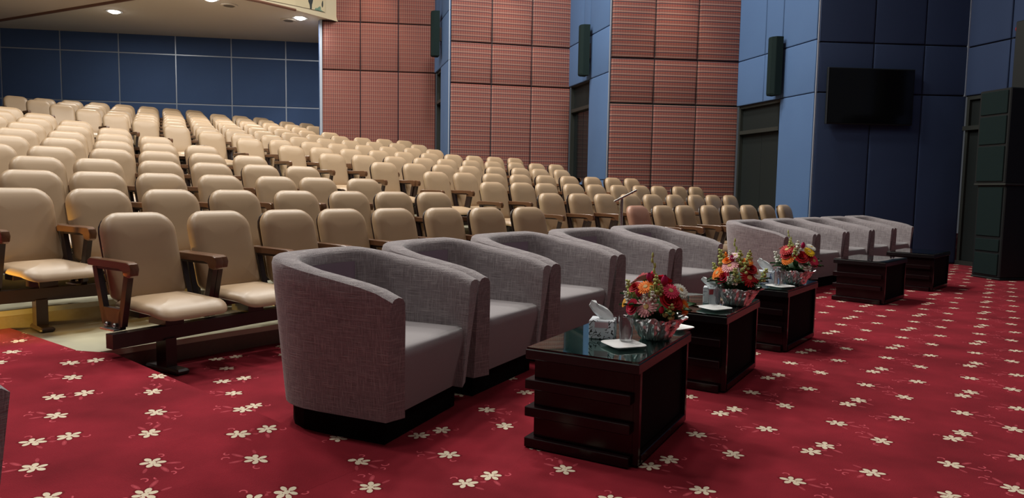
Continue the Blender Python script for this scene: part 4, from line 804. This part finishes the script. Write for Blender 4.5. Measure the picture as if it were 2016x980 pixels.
def tuberose_mesh(col):
    b = MB(); rnd = random.Random(5)
    b.tube([(0, 0, -1.6), (0, 0, 1.0)], .06, 6, 1)
    for k in range(13):
        f = k / 12; a_ = k * 2.4; r_ = .42 * (1 - f * .8); z = -.8 + 1.8 * f; s_ = .26 * (1 - .45 * f)
        M_ = Matrix.Translation((r_ * math.cos(a_), r_ * math.sin(a_), z)) @ Matrix.Rotation(a_, 4, 'Z') @ Matrix.Rotation(R(45), 4, 'Y')
        b.lathe([(s_ * .3, -s_), (s_, -.1 * s_), (s_ * .8, s_ * .8), (.02, s_ * 1.3)], 7, 0, M_)
    return b.mesh('tuberose', [CM[col], CM['stem']], 50)
def leaf_mesh():
    b = MB(); rings = []
    for i in range(9):
        f = i / 8; wd = .38 * math.sin(PI * min(1, f * .98 + .03)) ** .8; rings.append([(-wd, f * 2, .35 * math.sin(f * 2.4) + .12), (0, f * 2, .35 * math.sin(f * 2.4)), (wd, f * 2, .35 * math.sin(f * 2.4) + .12)])
    b.loft(rings, cap0=False, cap1=False, closed=False); return b.mesh('leaf', CM['green'], 60)
LEAF = leaf_mesh(); FMC = {}
def fm(kind, col):
    if (kind, col) not in FMC: FMC[(kind, col)] = dict(g=gerbera_mesh, b=bud_mesh, r=rose_mesh, t=tuberose_mesh)[kind](col)
    return FMC[(kind, col)]
FN = dict(g='gerbera', b='rosebud', r='rose', t='tuberose')
def foil_mesh(seed):
    rnd = random.Random(seed); b = MB(); n = 84; rings = []
    for i, (r_, z) in enumerate(((.050, 0), (.060, .006), (.068, .018), (.075, .032), (.082, .046), (.089, .06), (.096, .073), (.103, .086), (.111, .097), (.120, .106), (.128, .112), (.116, .106), (.100, .096), (.08, .085))):
        ring = []
        for k in range(n):
            a_ = 2 * PI * k / n; am = .005 + .009 * (i / 13)
            rr_ = r_ * 1.08 + rnd.uniform(-1, 1) * am * .7 + (.004 + .008 * i / 13) * math.sin(11 * a_ + i * .35) + .003 * math.sin(23 * a_ - i * .8); ring.append((rr_ * math.cos(a_), rr_ * math.sin(a_), max(0, z + (rnd.uniform(-1, 1) * .0045 + .006 * i / 13 * math.sin(7 * a_ + 1) if i > 0 else 0))))
        rings.append(ring)
    b.loft(rings, cap0=True, cap1=True); m_ = b.mesh('foil_wrap', [M['foil'], M['foil_red']])
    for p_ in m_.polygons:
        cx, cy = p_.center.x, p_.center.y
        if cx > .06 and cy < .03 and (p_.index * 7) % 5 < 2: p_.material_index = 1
    return m_
def bouquet(c, z0, spec, lab, seed, ppm, pcx, pcy, img0, sc, stick):
    """c: centre on the table; blooms listed by where they sit across and up the dome"""
    al = math.atan2(c[0], c[1]); t = thing('flower_arrangement', lab, 'flowers', (c[0], c[1], ZT), -al, 'bouquets on the low tables')
    link('foil_wrap', foil_mesh(seed), t)
    b = MB(); b.lathe([(.07, .05), (.10, .09), (.10, .12), (.06, .16), (.01, .18)], 16); link('greenery_core', b.mesh('greenery_core', CM['green'], 50), t)
    rnd = random.Random(seed); zc = .13
    def put(kind, col, dx, dz, s_, back=False):
        rad = .145 if kind != 'leaf' else .12
        dd = rad * rad - dx * dx - (max(dz - zc, 0) * .62) ** 2; dy = -math.sqrt(dd) if dd > 0 else -.01
        dy *= .95
        if back: dy = -dy
        p = Vector((dx, dy, dz)); n_ = (Vector((dx * 1.1, dy * .75 - (.0 if back else .05), (dz - zc) * 1.0 + .03))).normalized()
        s_ *= {'g': 1.12, 'b': 1.0, 'r': 1.25, 't': 1.4}[kind]
        o = link(FN[kind], fm(kind, col), t, p); o.scale = (s_, s_, s_)
        if kind == 't': n_ = (n_ + Vector((0, 0, 1.2))).normalized()
        if kind == 'b': n_ = (n_ + Vector((0, 0, .9))).normalized()
        o.rotation_mode = 'QUATERNION'; o.rotation_quaternion = n_.to_track_quat('Z', 'Y'); o['label'] = '%s %s' % ({'hot': 'hot pink', 'lpink': 'light pink', 'lime': 'lime green', 'rose': 'crimson', 'amber': 'yellow-orange'}.get(col, col), FN[kind])
    for (kind, col, ix, iy, s_) in spec:
        dx = (ix / sc + img0[0] - pcx) / ppm; dz = (pcy - (img0[1] + iy / sc)) / ppm
        put(kind, col, dx, dz, s_)
    cols = ['red', 'orange', 'white', 'hot', 'pink', 'yellow']
    for i in range(9):
        put(rnd.choice('grt'), rnd.choice(cols), rnd.uniform(-.12, .12), rnd.uniform(.16, .28), rnd.uniform(.026, .036), True)
    for i in range(18):
        a_ = 2 * PI * i / 18 + rnd.uniform(-.15, .15); o = link('leaf', LEAF, t, (.055 * math.cos(a_), .055 * math.sin(a_), .115 + rnd.uniform(-.01, .02)))
        s_ = rnd.uniform(.062, .078); o.scale = (s_, s_, s_); o.rotation_euler = (R(rnd.uniform(0, 22)), R(rnd.uniform(-20, 20)), a_ - PI / 2)
    b = MB(); pts = [(stick[0] + (stick[2] - stick[0]) * f + .008 * math.sin(f * 3), -.02, .2 + (stick[1] - .2) * f) for f in [i / 8 for i in range(9)]]
    b.tube(pts, [.0035 - .0015 * i / 8 for i in range(9)], 6)
    for i in (4, 5, 6, 7, 8):
        p_ = pts[i]; b.lathe([(.001, -.012), (.006, -.004), (.005, .008), (.001, .016)], 6, mat=Matrix.Translation((p_[0] + .004 * (-1) ** i, p_[1], p_[2])))
    link('twig', b.mesh('twig', CM['lime'], 50), t)
B1S = [('g', 'pink', 360, 385, .044), ('b', 'magenta', 380, 90, .026), ('b', 'magenta', 535, 115, .030), ('b', 'rose', 275, 255, .026), ('g', 'orange', 345, 185, .036), ('r', 'red', 225, 195, .02), ('g', 'hot', 600, 215, .038), ('g', 'white', 705, 215, .036), ('r', 'red', 590, 300, .028), ('r', 'red', 650, 325, .026), ('g', 'orange', 735, 385, .036), ('b', 'rose', 515, 410, .024), ('r', 'rose', 205, 405, .024), ('g', 'amber', 125, 385, .024), ('t', 'lime', 180, 230, .03), ('t', 'lime', 455, 165, .034), ('t', 'lime', 600, 430, .032), ('t', 'lime', 410, 235, .024), ('t', 'white', 160, 335, .026), ('t', 'white', 425, 300, .028), ('t', 'white', 345, 320, .022), ('t', 'lime', 500, 210, .022)]
B2S = [('g', 'pink', 300, 325, .046), ('g', 'lpink', 345, 215, .03), ('r', 'orange', 270, 265, .02), ('b', 'magenta', 320, 250, .026), ('t', 'lime', 215, 260, .04), ('t', 'lime', 400, 240, .034), ('t', 'lime', 490, 235, .032), ('t', 'lime', 460, 335, .036), ('t', 'lime', 360, 420, .034), ('t', 'lime', 640, 430, .034), ('t', 'lime', 155, 385, .03), ('g', 'orange', 475, 275, .032), ('g', 'orange', 180, 415, .042), ('r', 'rose', 235, 440, .026), ('g', 'red', 500, 440, .052), ('r', 'red', 515, 340, .024), ('g', 'white', 570, 395, .034), ('t', 'white', 340, 465, .026), ('t', 'white', 295, 475, .02), ('t', 'white', 300, 225, .022)]
B3S = [('g', 'red', 905, 160, .052), ('g', 'orange', 915, 255, .044), ('t', 'white', 815, 260, .04), ('t', 'white', 1010, 140, .042), ('g', 'white', 1140, 125, .036), ('r', 'white', 1090, 290, .034), ('b', 'magenta', 1058, 110, .03), ('g', 'yellow', 1120, 170, .042), ('r', 'red', 1050, 220, .034), ('g', 'hot', 1165, 265, .05), ('t', 'lime', 935, 105, .03), ('r', 'red', 900, 205, .026), ('t', 'lime', 985, 200, .034), ('r', 'red', 1120, 215, .022)]
bouquet((.685, 3.315), .465, B1S, 'bouquet with a large pink gerbera and magenta buds on the nearest table', 3, 422, 1285, 672, (1200, 530), 5.444, (-.005, .395, -.03))
bouquet((1.402, 4.365), .465, B2S, 'bouquet with pink, orange and deep red gerberas on the second table', 5, 322, 1452, 600, (1380, 460), 5.446, (-.01, .40, -.035))
bouquet((2.175, 5.42), .465, B3S, 'bouquet with red and yellow gerberas on the third table', 8, 258, 1563, 558, (1380, 460), 5.446, (.0, .40, -.07))
# ---------------------------------------------------------------- wall and stage equipment
p, q = WALL[1], WALL[0]
tv = thing('television', 'large black flat television mounted on the shaded blue wall', 'television', (5.085, 11.80, 0), wall_frame(p, q))
b = MB(); b.box(0, 1.47, -.05, 0, 2.29, 3.20, c=.006); link('housing', b.mesh('housing', M['dark_gloss']), tv)
b = MB(); b.box(.02, 1.45, -.056, -.049, 2.315, 3.18); link('screen', b.mesh('screen', M['screen']), tv)
b = MB(); b.box(.5, .97, .0, .075, 2.5, 3.0); link('wall_bracket', b.mesh('wall_bracket', M['frame']), tv)
b = MB(); b.box(.001, .006, -.058, -.045, 2.29, 3.2); link('edge_strip', b.mesh('edge_strip', M['steel']), tv)
def column_speaker(x, y, z0, z1, lab, i):
    t = thing('column_speaker', lab, 'loudspeaker', (x, y, z0), wall_frame(WALL[i + 1], WALL[i]), 'column loudspeakers on the blue wall returns')
    h_ = z1 - z0; b = MB(); b.prism([(-.13, 0), (.13, 0), (.11, -.12), (.05, -.17), (-.05, -.17), (-.11, -.12)], 0, h_); link('cabinet', b.mesh('cabinet', M['speaker'], 30), t)
    b = MB(); b.prism([(-.105, -.122), (-.048, -.172), (.048, -.172), (.105, -.122), (.105, -.128), (.05, -.178), (-.05, -.178), (-.105, -.128)], .02, h_ - .02); link('grille', b.mesh('grille', M['speaker'], 30), t)
    b = MB(); b.box(-.03, .03, 0, .06, h_ * .35, h_ * .65); link('bracket', b.mesh('bracket', M['frame']), t)
def onw(i, f, off):
    p, q = WALL[i], WALL[i + 1]; d = Vector((q[0] - p[0], q[1] - p[1])).normalized(); nrm = Vector((-d.y, d.x)) ; nrm = nrm if nrm.x < 0 else -nrm
    return (p[0] + d.x * f + nrm.x * off, p[1] + d.y * f + nrm.y * off)
for i, f, z0, z1, lab in ((1, .92, 2.86, 3.86, 'tall dark column loudspeaker on the blue wall left of the television'), (3, .98, 3.46, 4.46, 'tall dark column loudspeaker between the near and middle red bays'), (5, .95, 4.08, 5.06, 'tall dark column loudspeaker beside the far red bay')):
    x, y = onw(i, f, .10); column_speaker(x, y, z0, z1, lab, i)
t = thing('speaker_stack', 'tall dark loudspeaker stack beside the stage door at right', 'loudspeaker', (7.02, 10.02, 0), R(-80))
def cab(z0, z1, dx, dy, nm, m_):
    b = MB(); b.box(-dx, dx, -dy, dy, z0, z1, c=.012); o = link(nm, b.mesh(nm, m_, 30), t); return o
cab(0, .03, .25, .37, 'plinth_or_shade', M['dark_gloss']); cab(.03, 1.31, .24, .36, 'lower_cabinet', M['dark_gloss']); cab(1.33, 2.62, .26, .40, 'upper_cabinet', M['dark_gloss'])
b = MB(); b.box(-.265, .265, -.40, .40, 1.305, 1.335, c=.005); link('metal_band', b.mesh('metal_band', M['door_frame']), t)
for z0, z1, w_ in ((.06, .36, .20), (.39, .56, .20), (.60, 1.28, .20)):
    b = MB(); b.box(-w_, w_, -.375, -.36, z0, z1, c=.006); link('grille', b.mesh('grille', M['speaker'], 30), t)
for z0, z1 in ((1.36, 1.84), (1.87, 2.25), (2.28, 2.59)):
    b = MB(); b.box(-.22, .22, -.415, -.40, z0, z1, c=.006); link('grille', b.mesh('grille', M['speaker'], 30), t)
t = thing('line_speaker', 'narrow dark loudspeaker standing on top of the tall speaker stack', 'loudspeaker', (7.32, 10.16, 2.62), R(-75))
b = MB(); b.box(-.2, .2, -.2, .2, 0, 1.0, c=.01); link('cabinet', b.mesh('cabinet', M['dark_gloss']), t)
t = thing('fire_sounder', 'small red fire sounder high on the wall above the speaker stack', 'alarm', (7.63, 10.98, 3.68), R(-105))
b = MB(); b.lathe([(.05, 0), (.055, .03), (.045, .06), (.02, .075)], 16, mat=Matrix.Rotation(R(90), 4, 'X')); link('dome', b.mesh('dome', M['red_plastic'], 50), t)
b = MB(); b.lathe([(.065, -.02), (.065, 0)], 16, mat=Matrix.Rotation(R(90), 4, 'X')); link('base', b.mesh('base', M['red_plastic'], 50), t)
# sign stand in the aisle gap
t = thing('sign_stand', 'brushed steel floor stand with a tilted plate behind the armchairs', 'stand', (1.262, 8.30, 0), R(-8))
b = MB(); b.lathe([(.15, 0), (.15, .012), (.04, .022), (.02, .03)], 28); link('base_disc', b.mesh('base_disc', M['steel'], 40), t)
b = MB(); b.lathe([(.024, .02), (.024, 1.06)], 16); link('pole', b.mesh('pole', M['steel'], 50), t)
b = MB(); M_ = Matrix.Translation((.05, 0, 1.09)) @ Matrix.Rotation(R(-28), 4, 'Y'); b.box(-.15, .14, -.105, .105, -.011, .011, mat=M_, c=.003); link('plate', b.mesh('plate', M['steel'], 30), t)
